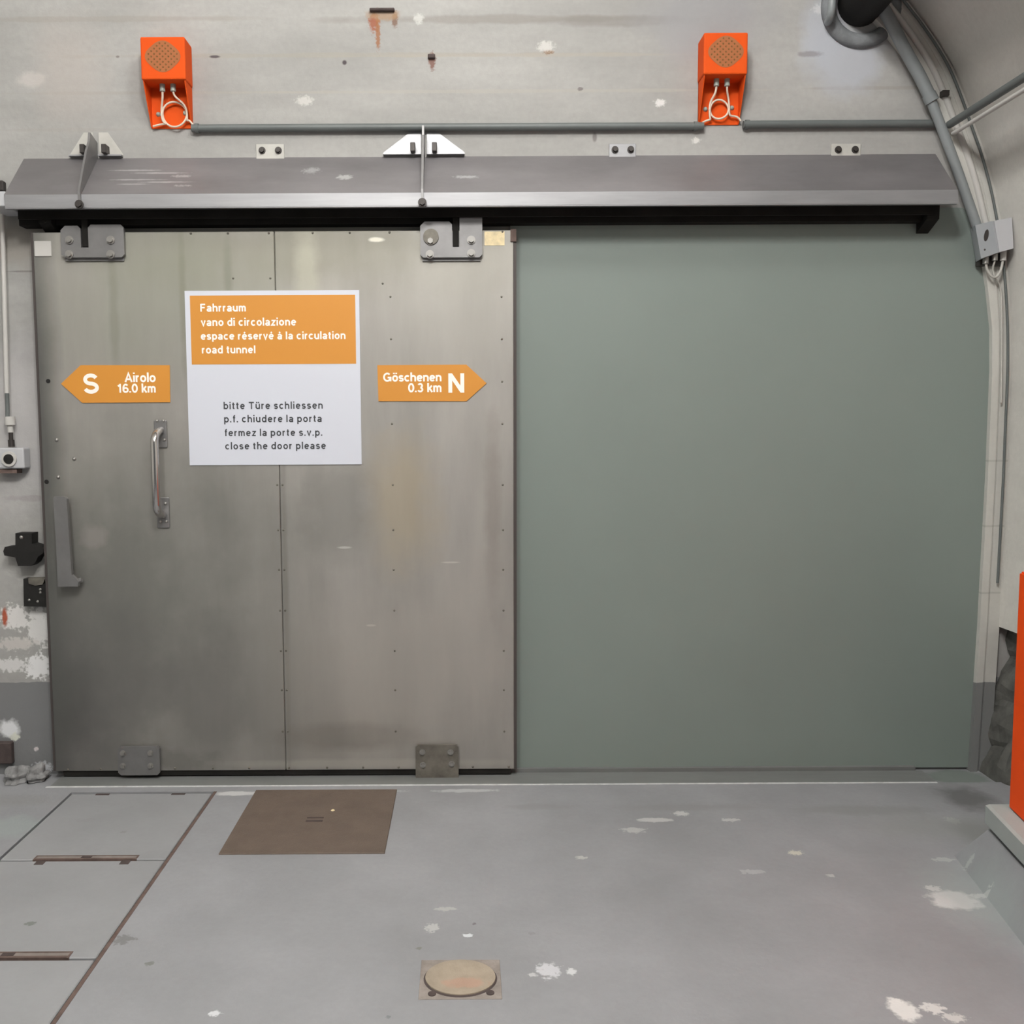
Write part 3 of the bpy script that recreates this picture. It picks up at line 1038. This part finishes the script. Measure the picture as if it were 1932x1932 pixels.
# rail under the hood
rz1, rz0 = z_bot + .05, W(900, 431, 3.99).z
rx0, rx1 = W(28, 410, 3.95).x, W(1762, 410, 3.95).x
rail = thing('door_rail', ((rx0 + rx1) / 2, D, rz0), 'black steel rail tucked under the aluminium hood, carrying the sliding door', 'rail')
mb = MB()
mb.box(rx0, rx1, 3.985, D - .001, rz0 + .02, z_mid + .015)
mb.box(rx0 + .02, rx1, 3.955, 3.985, rz0 + .055, rz0 + .075)
mb.box(rx0 + .02, rx1, 3.935, 3.945, rz0 + .035, rz0 + .13)
mb.build('rail_channel', M['black'], rail)
for xx in (rx0 + .10, rx1 - .03):
    mb = MB()
    mb.poly_prism([(xx, 3.945, rz0 + .10), (xx, 3.945, rz0 + .02), (xx, D - .002, rz0 - .025), (xx, D - .002, rz0 + .10)], (.05, 0, 0))
    mb.build('rail_stop', M['black'], rail)

# ------------------------------------------------------------------ alarm horns
def horn(front, base, py, label, side):
    """front px box (x0,x1), footprint px at the wall (x0,x1), py = top, box bottom, plate bottom"""
    P = .105
    yf = D - P
    xf0, xf1 = W(front[0], py[0] + 40, yf).x, W(front[1], py[0] + 40, yf).x
    zt, zb = W(front[0], py[0], yf).z, W(front[0], py[1], yf).z
    zl = W(base[0], py[2], D - .004).z
    hn = thing('alarm_horn', ((xf0 + xf1) / 2, D, zl), label, 'alarm', 'orange alarm horns on the concrete wall')
    mb = MB()
    mb.box(xf0, xf1, yf, D - .001, zb, zt, .006, 2)
    bx = mb.build('speaker_box', M['orange'], hn)
    # round perforated grille on the front
    cx, cz = (xf0 + xf1) / 2, (zt + zb) / 2 + .006
    mb = MB()
    R = .072
    out = []
    for k in range(64):
        a = 2 * pi * k / 64
        rr = R * (1 - .10 * (abs(sin(2 * a))) ** 2)
        out.append((cx + rr * cos(a), yf - .0008, cz + rr * .86 * sin(a)))
    mb.poly_prism(out, (0, .002, 0))
    mb.mi = 1
    st = .0115
    for i in range(-7, 8):
        for j in range(-7, 8):
            x, z = i * st, j * st * .9
            if (x / (R * .92)) ** 2 + (z / (R * .8)) ** 2 < .9 and (i + j) % 2 == 0:
                mb.cyl((cx + x, yf - .0005, cz + z), (cx + x, yf - .002, cz + z), .0034, 8)
    mb.build('speaker_grille', [M['grille'], M['holes']], bx)
    # back plate with tapered side flanges
    mb = MB()
    xa, xb = xf0 + .004, xf1 - .004
    mb.box(xa, xb, D - .006, D - .0005, zl, zb + .02)
    for xx in (xa, xb - .004):
        mb.poly_prism([(xx, D - .001, zb + .003), (xx, yf + .008, zb + .003), (xx, yf + .012, zb - .01), (xx, D - .012, zl + .004), (xx, D - .001, zl)], (.004, 0, 0))
    mb.build('back_plate', M['orange'], hn)
    gx = [cx - .022, cx + .022]
    for g in gx:
        mb = MB()
        mb.cyl((g, D - .05, zb + .004), (g, D - .05, zb - .028), .011, 14)
        mb.build('cable_gland', M['gland'], hn)
    # cables: down from the glands into a loop
    r = .050 if side < 0 else .038
    lc = Vector((cx + (.018 if side < 0 else -.002), D - .026, zb - .112))
    mb = MB()
    loop = [lc + Vector((r * cos(a), .004 * sin(2 * a), r * 1.0 * sin(a))) for a in [2 * pi * k / 40 for k in range(40)]]
    mb.tube(loop, .0042, 8, closed=True)
    g0 = Vector((gx[0], D - .05, zb - .026))
    g1 = Vector((gx[1], D - .05, zb - .026))
    def bez(a, b_, c, d, n=14):
        out = []
        for k in range(n + 1):
            t = k / n
            out.append(a * (1 - t) ** 3 + b_ * 3 * t * (1 - t) ** 2 + c * 3 * t * t * (1 - t) + d * t ** 3)
        return out
    mb.tube(bez(g0, g0 + Vector((0, 0, -.05)), lc + Vector((-r - .004, 0, .05)), lc + Vector((-r - .003, -.004, -.005))), .0048, 8)
    mb.tube(bez(lc + Vector((-r - .003, -.004, -.005)), lc + Vector((-r - .003, 0, -.06)), Vector((cx + side * -.02, D - .02, zl + .03)), Vector((cx - side * -.075 if side < 0 else cx - .07, D - .022, zl + .004))), .0042, 8)
    mb.tube(bez(g1, g1 + Vector((0, 0, -.04)), lc + Vector((r, 0, .06)), lc + Vector((r + .002, -.004, 0))), .0042, 8)
    mb.tube(bez(lc + Vector((r + .002, -.004, 0)), lc + Vector((r, 0, -.05)), Vector((xb - .02, D - .02, zl + .05)), Vector((xb + .004, D - .022, zl + .010))), .0042, 8)
    mb.build('cable_loop', M['wire'], hn)
    for q in ((xa + .03, zb - .105), (xb - .03, zb - .10)):
        mb = MB()
        mb.dome((q[0], D - .006, q[1]), (0, -1, 0), .010, .010)
        mb.build('fixing_screw', M['gland'], hn)
horn((265, 349), (285, 360), (69, 150, 243), 'orange alarm horn box above the tarnished sliding door', -1)
horn((1328, 1411), (1322, 1400), (61, 140, 236), 'orange alarm horn box above the grey-green panel', 1)

# ------------------------------------------------------------------ conduits along the wall
yc = D - .018
def wall_pipe(p0, p1, r, name, label, mt, clips=()):
    a, b_ = W(*p0, yc), W(*p1, yc)
    b_.z = a.z + (b_.z - a.z)
    o = thing(name, tuple(a), label, 'pipe', 'grey conduits fixed along the end wall')
    mb = MB()
    mb.tube([a, b_], r, 14)
    mb.build('pipe', mt, o)
    for k in clips:
        c = a.lerp(b_, k)
        mb = MB()
        mb.ring(c - Vector((.008, 0, 0)), (1, 0, 0), r, r + .003, .016, 18)
        mb.box(c.x - .008, c.x + .008, yc + r * .7, D + .001, c.z - r, c.z + r)
        mb.build('pipe_clip', M['pipedark'], o)
    return o
wall_pipe((362, 242), (1327, 238), .0155, 'conduit_pipe', 'straight dark grey conduit running between the two orange alarm horns', M['pipedark'], (.01, .985))
wall_pipe((1402, 235), (1772, 233), .0155, 'conduit_pipe', 'short dark grey conduit from the alarm horn to the curved pipe', M['pipedark'], (.02,))

# curved conduit following the vault
def spline(pts, n=6):
    out = []
    P = [Vector(p) for p in pts]
    P = [P[0] * 2 - P[1]] + P + [P[-1] * 2 - P[-2]]
    for i in range(1, len(P) - 2):
        for k in range(n):
            t = k / n
            a, b_, c, d = P[i - 1], P[i], P[i + 1], P[i + 2]
            out.append(.5 * ((2 * b_) + (c - a) * t + (2 * a - 5 * b_ + 4 * c - d) * t * t + (3 * b_ - a - 3 * c + d) * t ** 3))
    out.append(P[-2])
    return out
yp = D - .062
cc = thing('conduit_pipe', tuple(W(1846, 440, yp)), 'long grey curved conduit bent along the vault edge down to the junction box', 'pipe')
mb = MB()
up = [W(1622, -50, yp), W(1640, -22, yp), W(1665, 13, yp), W(1706, 91, yp), W(1735, 143, yp), W(1757, 188, yp)]
mb.tube(spline(up), .0245, 16)
mb.build('upper_pipe', M['pipe'], cc)
mb = MB()
lo = [W(1752, 178, yp), W(1776, 240, yp), W(1803, 312, yp), W(1822, 366, yp), W(1838, 412, yp), W(1846, 436, yp)]
mb.tube(spline(lo), .0195, 16)
mb.build('lower_pipe', M['pipe'], cc)
mb = MB()
mb.tube([W(1752, 178, yp), W(1759, 192, yp)], .028, 16)
mb.build('coupling', M['pipe'], cc)
mb = MB()
mb.box(W(1770, 186, D).x - .012, W(1770, 186, D).x + .016, yp + .0, D - .02, W(1770, 190, D).z, W(1770, 180, D).z)
mb.build('pipe_clamp', M['boltdark'], cc)
# second, thinner conduit behind, along the rib
y2 = D - .034
mb = MB()
q = [W(x - 24 - (409 - min(y, 409)) * .03, y, y2) for x, y in ((1880, 409), (1868, 350), (1852, 292), (1836, 246), (1815, 186), (1792, 130), (1766, 85), (1735, 40), (1704, 0), (1670, -45))]
q = [W(1861, 425, y2)] + q
mb.tube(spline(q, 4), .0135, 12)
o = mb.build('conduit_pipe', M['palegrey'])
tag(o, 'thin pale conduit running behind the thick curved grey pipe', 'pipe')
mb = MB()
q = [W(x, y, D - .045) for x, y in prof_px[1:]] + [W(1670, -45, D - .045)]
mb.tube(spline(q, 4), .0055, 8)
o = mb.build('cable', M['pipedark'])
tag(o, 'thin dark cable along the crease where the vault meets the rib', 'cable')

# junction box at the end of the curved conduit
jb_c = W(1862, 450, D - .10)
jb = thing('junction_box', tuple(jb_c), 'light grey junction box at the lower end of the curved conduit', 'electrical box')
mb = MB()
pts = [W(1840, 425, D - .10), W(1872, 417, D - .10), W(1884, 476, D - .10), W(1851, 488, D - .10)]
mb.poly_prism([(v.x, D - .10, v.z) for v in pts], (.02, .075, 0))
mb.build('box_body', M['boxfront'], jb)
mb = MB()
pts = [W(1872, 418, D - .099), W(1905, 412, D - .099), W(1908, 470, D - .099), W(1882, 477, D - .099)]
mb.poly_prism([(v.x, D - .115, v.z) for v in pts], (.0, .09, 0))
mb.build('box_lid', M['boxgrey'], jb)
mb = MB()
c = W(1861, 444, D - .101)
ov = [(c.x + .009 * cos(a) + .003 * sin(a), D - .1015, c.z + .024 * sin(a)) for a in [2 * pi * k / 20 for k in range(20)]]
mb.poly_prism(ov, (0, .004, 0))
mb.build('key_lock', M['boltdark'], jb)
mb = MB()
mb.dome(W(1858, 471, D - .10), (0, -1, 0), .004)
mb.build('screw', M['boltdark'], jb)
for px in (1860, 1877, 1893):
    mb = MB()
    a = W(px, 478 if px > 1870 else 484, D - .07)
    mb.cyl(a + Vector((0, 0, .012)), a - Vector((0, 0, .03)), .012, 12)
    mb.build('cable_gland', M['bolt'] if px < 1890 else M['palegrey'], jb)
mb = MB()
mb.tube(spline([W(1860, 492, D - .07), W(1862, 508, D - .07), W(1871, 521, D - .07), W(1880, 522, D - .07), W(1888, 510, D - .07), W(1892, 492, D - .07)], 5), .0055, 8)
mb.tube(spline([W(1877, 492, D - .07), W(1873, 508, D - .06), W(1878, 526, D - .06), W(1888, 545, D - .045), W(1890, 620, D - .045), W(1889, 760, D - .045)], 5), .004, 8)
mb.build('cable', M['tab'], jb)
mb = MB()
mb.box(W(1850, 490, D - .06).x, W(1898, 490, D - .06).x, D - .055, D - .02, W(1860, 500, D - .06).z, W(1860, 478, D - .06).z)
mb.build('entry_plate', M['boltdark'], jb)

# conduit along the vault towards the viewer
p0 = W(1796, 235, D - .07)
vp = thing('conduit_pipe', tuple(p0), 'dark conduit leaving the curved pipe and following the vault lengthwise', 'pipe')
mb = MB()
mb.tube([p0 + Vector((-.01, .0, 0)), Vector((p0.x, .6, p0.z))], .016, 14)
mb.build('pipe', M['pipedark'], vp)
mb = MB()
mb.tube([p0 + Vector((.006, .0, -.036)), Vector((p0.x + .006, .6, p0.z - .036))], .009, 10)
mb.build('cable', M['palegrey'], vp)

# black duct entering the wall
dc = W(1622, 8, D)
du = thing('black_duct', tuple(dc), 'thick black duct entering the concrete wall through a grey sleeve', 'duct')
mb = MB()
mb.tube([dc + Vector((0, -.002, 0)), Vector((dc.x - .10, 1.2, dc.z + .05))], .092, 32)
mb.build('duct', M['duct'], du)
mb = MB()
n = 48
pth = [dc + Vector((0.006 + .138 * cos(a), -.004, -.012 + .138 * sin(a))) for a in [2 * pi * k / n for k in range(n)]]
mb.tube(pth, .030, 12, closed=True)
mb.build('sleeve', M['mortar'], du)
pa = [W(1573, -60, D - .10), W(1571, -15, D - .10), W(1569, 18, D - .095), W(1566, 34, D - .07), W(1562, 42, D - .02)]
mb = MB()
mb.tube(spline(pa, 5), .0155, 12)
o = mb.build('conduit_pipe', M['pipe'])
tag(o, 'grey pipe bending into the wall beside the black duct', 'pipe')

# unseen cable tray above the duct, added to shade the top-right corner
ct = thing('added_shade_tray', (1.5, 3.9, 3.50), 'unseen grey tray of cables added above the black duct to shade the vault', 'added shade blocker')
mb = MB()
mb.box(1.27, 1.50, -1.5, 3.98, 3.46, 3.466)
mb.box(1.27, 1.274, -1.5, 3.98, 3.466, 3.52)
mb.box(1.496, 1.50, -1.5, 3.98, 3.466, 3.50)
mb.build('tray', M['pipedark'], ct)
for k in range(4):
    mb = MB()
    mb.tube([(1.31 + .05 * k, -1.5, 3.487), (1.31 + .05 * k, 3.98, 3.487)], .02, 10)
    mb.build('cable', M['duct'], ct)
# rusty stubs in the wall
def stub(name, px0, py0, px1, py1, d, label, mt):
    a, b_ = W(px0, py0, D - d), W(px1, py1, D - d)
    mb = MB()
    mb.box(a.x, b_.x, D - d, D + .01, b_.z, a.z, .003, 1)
    o = mb.build(name, mt)
    tag(o, label, 'anchor')
stub('rusty_anchor', 697, 14, 744, 19, .018, 'long flat rusty iron stub with rust streaks at the top of the wall', M['rustdark'])
stub('rusty_anchor', 807, 101, 821, 109, .014, 'short rusty iron stub in the wall between the two alarm horns', M['rustdark'])

# ------------------------------------------------------------------ left of the door
yk = D - .03
pb_c = W(22, 865, D - .05)
pb = thing('push_button_box', (pb_c.x, D, W(22, 887, D).z), 'square grey switch box with round black button beside the door', 'switch')
mb = MB()
a, b_ = W(-6, 845, D - .06), W(46, 884, D - .06)
mb.box(a.x, b_.x, D - .06, D + .001, b_.z, a.z, .006, 2)
mb.build('box_body', M['boxgrey'], pb)
mb = MB()
c = W(18, 866, D - .06)
mb.ring(c + Vector((0, .001, 0)), (0, -1, 0), .021, .032, .010, 28)
mb.build('button_ring', M['palegrey'], pb)
mb = MB()
mb.cyl(c + Vector((0, .001, 0)), c - Vector((0, .012, 0)), .0205, 24)
mb.build('push_button', M['blackplastic'], pb)
mb = MB()
mb.box(W(2, 886, D).x, W(42, 886, D).x, D - .05, D - .001, W(20, 892, D).z, W(20, 885, D).z)
mb.build('base_bracket', M['rust'], pb)
mb = MB()
mb.cyl(W(22, 843, yk), W(21, 830, yk), .013, 14)
mb.cyl(W(21, 832, yk), W(20, 812, yk), .009, 12)
mb.build('cable_gland', M['boltdark'], pb)
rd = thing('conduit_pipe', tuple(W(12, 790, yk)), 'thin pale vertical pipe dropping to the switch box beside the door', 'pipe')
mb = MB()
mb.tube([W(4, 393, yk), W(13, 742, yk)], .0095, 12)
mb.build('pipe', M['palegrey'], rd)
mb = MB()
mb.tube([W(13.2, 738, yk), W(14.5, 788, yk)], .0085, 12)
mb.build('dark_sleeve', M['pipedark'], rd)
mb = MB()
mb.cyl(W(18, 786, yk), W(19, 802, yk), .021, 14)
mb.cyl(W(19, 802, yk), W(20, 816, yk), .012, 12)
mb.build('coupling', M['palegrey'], rd)
# block at the end of the hood
mb = MB()
a, b_ = W(-30, 361, 3.87), W(11, 389, 3.87)
mb.box(a.x, b_.x, 3.87, D + .001, b_.z, a.z, .003, 1)
o = mb.build('bracket_block', M['boxgrey'])
tag(o, 'pale square block on the wall just off the end of the hood', 'bracket')
mb = MB()
a, b_ = W(-12, 340, D - .03), W(6, 360, D - .03)
mb.box(a.x, b_.x, D - .03, D + .001, b_.z + .0, a.z, .004, 1)
o = mb.build('cable_clip', M['boltdark'])
tag(o, 'small dark clip on the wall above the pale block', 'clip')

# black latch keepers at the door's edge
kp = thing('latch_keeper', tuple(W(42, 1068, D)), 'black cross-shaped latch body on the wall beside the door lever', 'latch')
yq = D - .06
mb = MB()
px = [(29, 1006), (60, 1006), (60, 1026), (72, 1030), (82, 1033), (82, 1043), (72, 1050), (66, 1062), (58, 1068), (34, 1068), (29, 1052), (8, 1048), (6, 1040), (9, 1032), (29, 1030)]
mb.poly_prism([tuple(W(x, y, yq)) for x, y in px], (0, .0605, 0))
b = mb.build('latch_body', M['blackplastic'], kp)
mb = MB()
mb.box(W(72, 1038, yq).x, W(86, 1038, yq).x, yq + .005, yq + .03, W(80, 1043, yq).z, W(80, 1038, yq).z)
mb.box(W(83, 1040, yq).x, W(88, 1040, yq).x, yq + .005, D, W(85, 1085, yq).z, W(85, 1023, yq).z)
mb.build('latch_arm', M['blackplastic'], kp)
mb = MB()
mb.dome(W(40, 1014, yq), (0, -1, 0), .008)
mb.build('screw', M['bolt'], kp)
kb = thing('strike_plate', tuple(W(70, 1146, D)), 'dark square bracket on the wall just below the black latch', 'bracket')
mb = MB()
px = [(44, 1092), (54, 1092), (56, 1100), (76, 1102), (95, 1100), (97, 1145), (45, 1144)]
mb.poly_prism([tuple(W(x, y, D - .04)) for x, y in px], (0, .0405, 0))
mb.build('plate', M['blackplastic'], kb)
mb = MB()
px = [(53, 1091), (86, 1090), (80, 1103), (66, 1105), (54, 1101)]
mb.poly_prism([tuple(W(x, y, D - .046)) for x, y in px], (0, .03, 0))
mb.build('upper_lug', M['grimy'], kb)
for q in ((55, 1132), (71, 1135), (76, 1112), (76, 1118)):
    mb = MB()
    mb.dome(W(*q, D - .04), (0, -1, 0), .006)
    mb.build('screw', M['bolt'], kb)

# rubble and rust at the wall foot
def lump(name, c, r, label, cat, mt, seed):
    rnd = random.Random(seed)
    bm = bmesh.new()
    bmesh.ops.create_icosphere(bm, subdivisions=4, radius=1)
    for v in bm.verts:
        d = v.co.normalized()
        k = 1 + .22 * sin(d.x * 5 + seed) * cos(d.y * 4 + seed) + .14 * sin(d.z * 9 + seed * 2) + rnd.uniform(-.03, .03)
        v.co = Vector((d.x * r[0] * k, d.y * r[1] * k, max(d.z * r[2] * k, -.01)))
    me = bpy.data.meshes.new(name)
    bm.to_mesh(me)
    bm.free()
    me.materials.append(mt)
    o = bpy.data.objects.new(name, me)
    o.location = c
    C.objects.link(o)
    return tag(o, label, cat)
pl = FL(62, 1474)
lump('mortar_lump', (FL(66, 1470).x, D - .07, 0.0), (.045, .05, .05), 'small rough grey mortar lump at the foot of the door edge', 'rubble', M['lump'], 3)
lump('mortar_lump', (FL(18, 1478).x, D - .08, 0.0), (.05, .06, .055), 'broad broken mortar lump at the wall foot below the rust', 'rubble', M['lump'], 5)
mb = MB()
a, b_ = W(-10, 1402, D - .03), W(22, 1442, D - .03)
mb.box(a.x, b_.x, D - .03, D + .001, b_.z, a.z, .004, 1)
o = mb.build('rusty_box', M['rustdark'])
tag(o, 'small rusty brown box on the grey wall band above the lumps', 'box')

# ------------------------------------------------------------------ floor covers
ys = [3.785, 3.172, 2.552, 1.88]
labs = ['grey trench cover nearest the door sill', 'grey trench cover in the middle of the row of three', 'grey trench cover farthest from the door sill']
for k in range(3):
    y1, y0 = ys[k] - .006, ys[k + 1] + .006
    tc = thing('trench_cover', ((TX0 + TX1) / 2, (y0 + y1) / 2, 0), labs[k], 'floor cover', 'grey covers over the floor trench')
    mb = MB()
    mb.box(TX0 + .010, TX1 - .013, y0, y1, -.06, .001, .003, 1)
    mb.build('cover_slab', M['cover'], tc)
    if k < 2:
        # rusty lifting bar let into the near edge
        cxm = {0: FL(160, 1622).x, 1: FL(10, 1808).x}[k]
        mb = MB()
        hw = .175
        mb.box(cxm - hw, cxm + hw, y0 - .002, y0 + .007, -.02, .0025)
        mb.box(cxm - hw, cxm + hw, y0 + .024, y0 + .030, -.02, .0025)
        mb.box(cxm - hw - .006, cxm - hw, y0 - .004, y0 + .030, -.02, .0025)
        mb.box(cxm + hw, cxm + hw + .006, y0 - .004, y0 + .030, -.02, .0025)
        mb.build('lifting_frame', M['rust'], tc)
        mb = MB()
        mb.box(cxm - hw, cxm + hw, y0 + .007, y0 + .024, -.02, .0018)
        mb.build('lifting_bar', M['barfill'], tc)
        mb = MB()
        mb.box(cxm - .018, cxm + .018, y0 + .008, y0 + .024, -.02, .003)
        mb.build('lifting_pin', M['rustdark'], tc)
    if k == 0:
        for px in (195, 337):
            p = FL(px, 1498)
            mb = MB()
            mb.box(p.x - .028, p.x + .028, y1 - .014, y1 + .002, -.02, .002)
            mb.build('lifting_notch', M['rustdark'], tc)
    if k == 1:
        for px in (70, 231):
            p = FL(px, 1634)
            mb = MB()
            mb.box(p.x - .016, p.x + .016, y1 - .028, y1 + .002, -.02, .002)
            mb.build('lifting_notch', M['rustdark'], tc)
# rusty steel angle beside the covers
mb = MB()
mb.box(TX1 - .009, TX1 + .003, TY0, TY1, -.06, .0012)
o = mb.build('trim_5', M['rust'])
tag(o, 'rusty steel edging along the trench covers', kind='structure')

# brown steel plate
px0, px1 = (FL(412, 1612).x + FL(485, 1490).x) / 2, (FL(725, 1612).x + FL(750, 1490).x) / 2
py0, py1 = FL(560, 1612).y, FL(600, 1491).y
sp = thing('steel_cover_plate', ((px0 + px1) / 2, (py0 + py1) / 2, 0), 'square brown steel floor plate in front of the sliding door', 'floor cover')
mb = MB()
mb.box(px0, px1, py0, py1 - .004, -.01, .005, .002, 1)
mb.build('plate', M['brown'], sp)
c = FL(594, 1546, .005)
mb = MB()
mb.box(c.x - .032, c.x + .032, c.y + .010, c.y + .020, .003, .0062)
mb.box(c.x - .032, c.x + .032, c.y - .022, c.y - .008, .003, .0062)
mb.build('lifting_slot', M['rustdark'], sp)
mb = MB()
c2 = FL(628, 1529, .005)
mb.dome((c2.x, c2.y, .005), (0, 0, 1), .008, .004)
mb.build('bolt', M['tape'], sp)

# round floor drain in its square frame
dx0, dx1 = -.133, .087
dy0, dy1 = FL(870, 1886).y, FL(870, 1812).y
dr = thing('floor_drain', ((dx0 + dx1) / 2, (dy0 + dy1) / 2, 0), 'round rusty drain cover in a square frame on the floor', 'drain')
cxd, cyd = (dx0 + dx1) / 2, (dy0 + dy1) / 2
mb = MB()
mb.box(dx0, dx1, dy0, dy1, -.02, .0022, .001, 1)
mb.build('square_frame', M['draindark'], dr)
mb = MB()
rr = (dx1 - dx0) / 2 - .010
sc = ((dy1 - dy0) / 2 - .006) / rr
n = 48
def ell(k):
    return [(cxd + rr * k * cos(2 * pi * i / n), cyd + rr * sc * k * sin(2 * pi * i / n)) for i in range(n)]
mb.poly_prism([(x, y, .001) for x, y in ell(1.0)], (0, 0, .0018))
mb.build('dark_seam', M['rustdark'], dr)
mb = MB()
lid = [(x + .0, y + .004, .0012) for x, y in ell(.955)]
mb.poly_prism(lid, (0, 0, .0048))
mb.build('round_lid', M['drain'], dr)
for px in ((815, 1877), (925, 1875)):
    p = FL(*px)
    mb = MB()
    mb.cyl((p.x, p.y, .0), (p.x, p.y, .0042), .011, 12)
    mb.build('lifting_hole', M['rustdark'], dr)

# ------------------------------------------------------------------ orange cabinet on its plinth at the right
A = FL(1858, 1552, .156)
dirb = Vector((-.17, -1, 0)).normalized()
nrm = Vector((-dirb.y, dirb.x, 0)) * -1
if nrm.x < 0:
    nrm = -nrm
mb = MB()
kA = FL(1889, 1683)
Lk = 2.6
# sloping kerb under the plinth
k0 = Vector((kA.x - .055, kA.y + .03, 0))
top = .138
e0 = Vector((A.x + .006, A.y - .012, top))
pts = [k0 + Vector((0, 0, -.02)), k0 + dirb * Lk + Vector((0, 0, -.02)), k0, k0 + dirb * Lk,
       e0, e0 + dirb * (Lk + .2), e0 + Vector((.5, 0, 0)), e0 + Vector((.5, 0, 0)) + dirb * (Lk + .2),
       Vector((e0.x - .06, e0.y + .10, -.004)), Vector((e0.x, e0.y + .12, -.02)), Vector((e0.x + .5, e0.y + .03, -.02)), e0 + Vector((.5, 0, -.158)) + dirb * (Lk + .2)]
vs = [mb.bm.verts.new(p) for p in pts]
bmesh.ops.convex_hull(mb.bm, input=vs)
for v in [v for v in mb.bm.verts if not v.link_faces]:
    mb.bm.verts.remove(v)
kerb = mb.build('cabinet_kerb', M['floor'])
tag(kerb, 'low painted concrete kerb sloping down from the cabinet plinth to the floor', 'kerb')
plin = thing('cabinet_plinth', (A.x, A.y, .156), 'pale grey-green steel plinth beam under the orange cabinet', 'plinth')
mb = MB()
a0 = Vector((A.x, A.y, .156))
mb.poly_prism([a0, a0 + Vector((0, 0, .060)), a0 + Vector((.012, .0, .064)), a0 + Vector((.45, 0, .064)), a0 + Vector((.45, 0, 0))], dirb * Lk)
mb.build('beam', M['beam'], plin)
mb = MB()
s0 = e0 + Vector((.06, 0, .0004))
hh = .156 - top - .0004
mb.poly_prism([s0, s0 + Vector((0, 0, hh)), s0 + Vector((.3, 0, hh)), s0 + Vector((.3, 0, 0))], dirb * 2.2)
mb.build('shadow_gap_support', M['pit'], plin)  # support coloured near black to paint the shadow gap under the beam
cb0 = FL(1903, 1524, .220)
cab = thing('orange_cabinet', (cb0.x, cb0.y, .22), 'tall orange metal cabinet standing on the plinth beside the vault', 'cabinet')
zc = W(1925, 1078, cb0.y).z
mb = MB()
c0 = Vector((cb0.x, cb0.y, .2203))
def prism_up(p, wx, wl, h):
    q = [p, p + Vector((wx, 0, 0)), p + Vector((wx, 0, 0)) + dirb * wl, p + dirb * wl]
    mb.poly_prism(q, (0, 0, h))
prism_up(c0, .38, 1.2, zc - .2203)
bmesh.ops.bevel(mb.bm, geom=mb.bm.edges[:], offset=.006, segments=2, affect='EDGES')
mb.build('cabinet_body', M['orangecab'], cab)
mb = MB()
z2 = W(1929, 900, cb0.y).z
prism_up(Vector((cb0.x + .012, cb0.y - .02, zc - .002)), .36, 1.16, z2 - zc)
bmesh.ops.bevel(mb.bm, geom=mb.bm.edges[:], offset=.006, segments=2, affect='EDGES')
mb.build('upper_cabinet', M['orange'], cab)
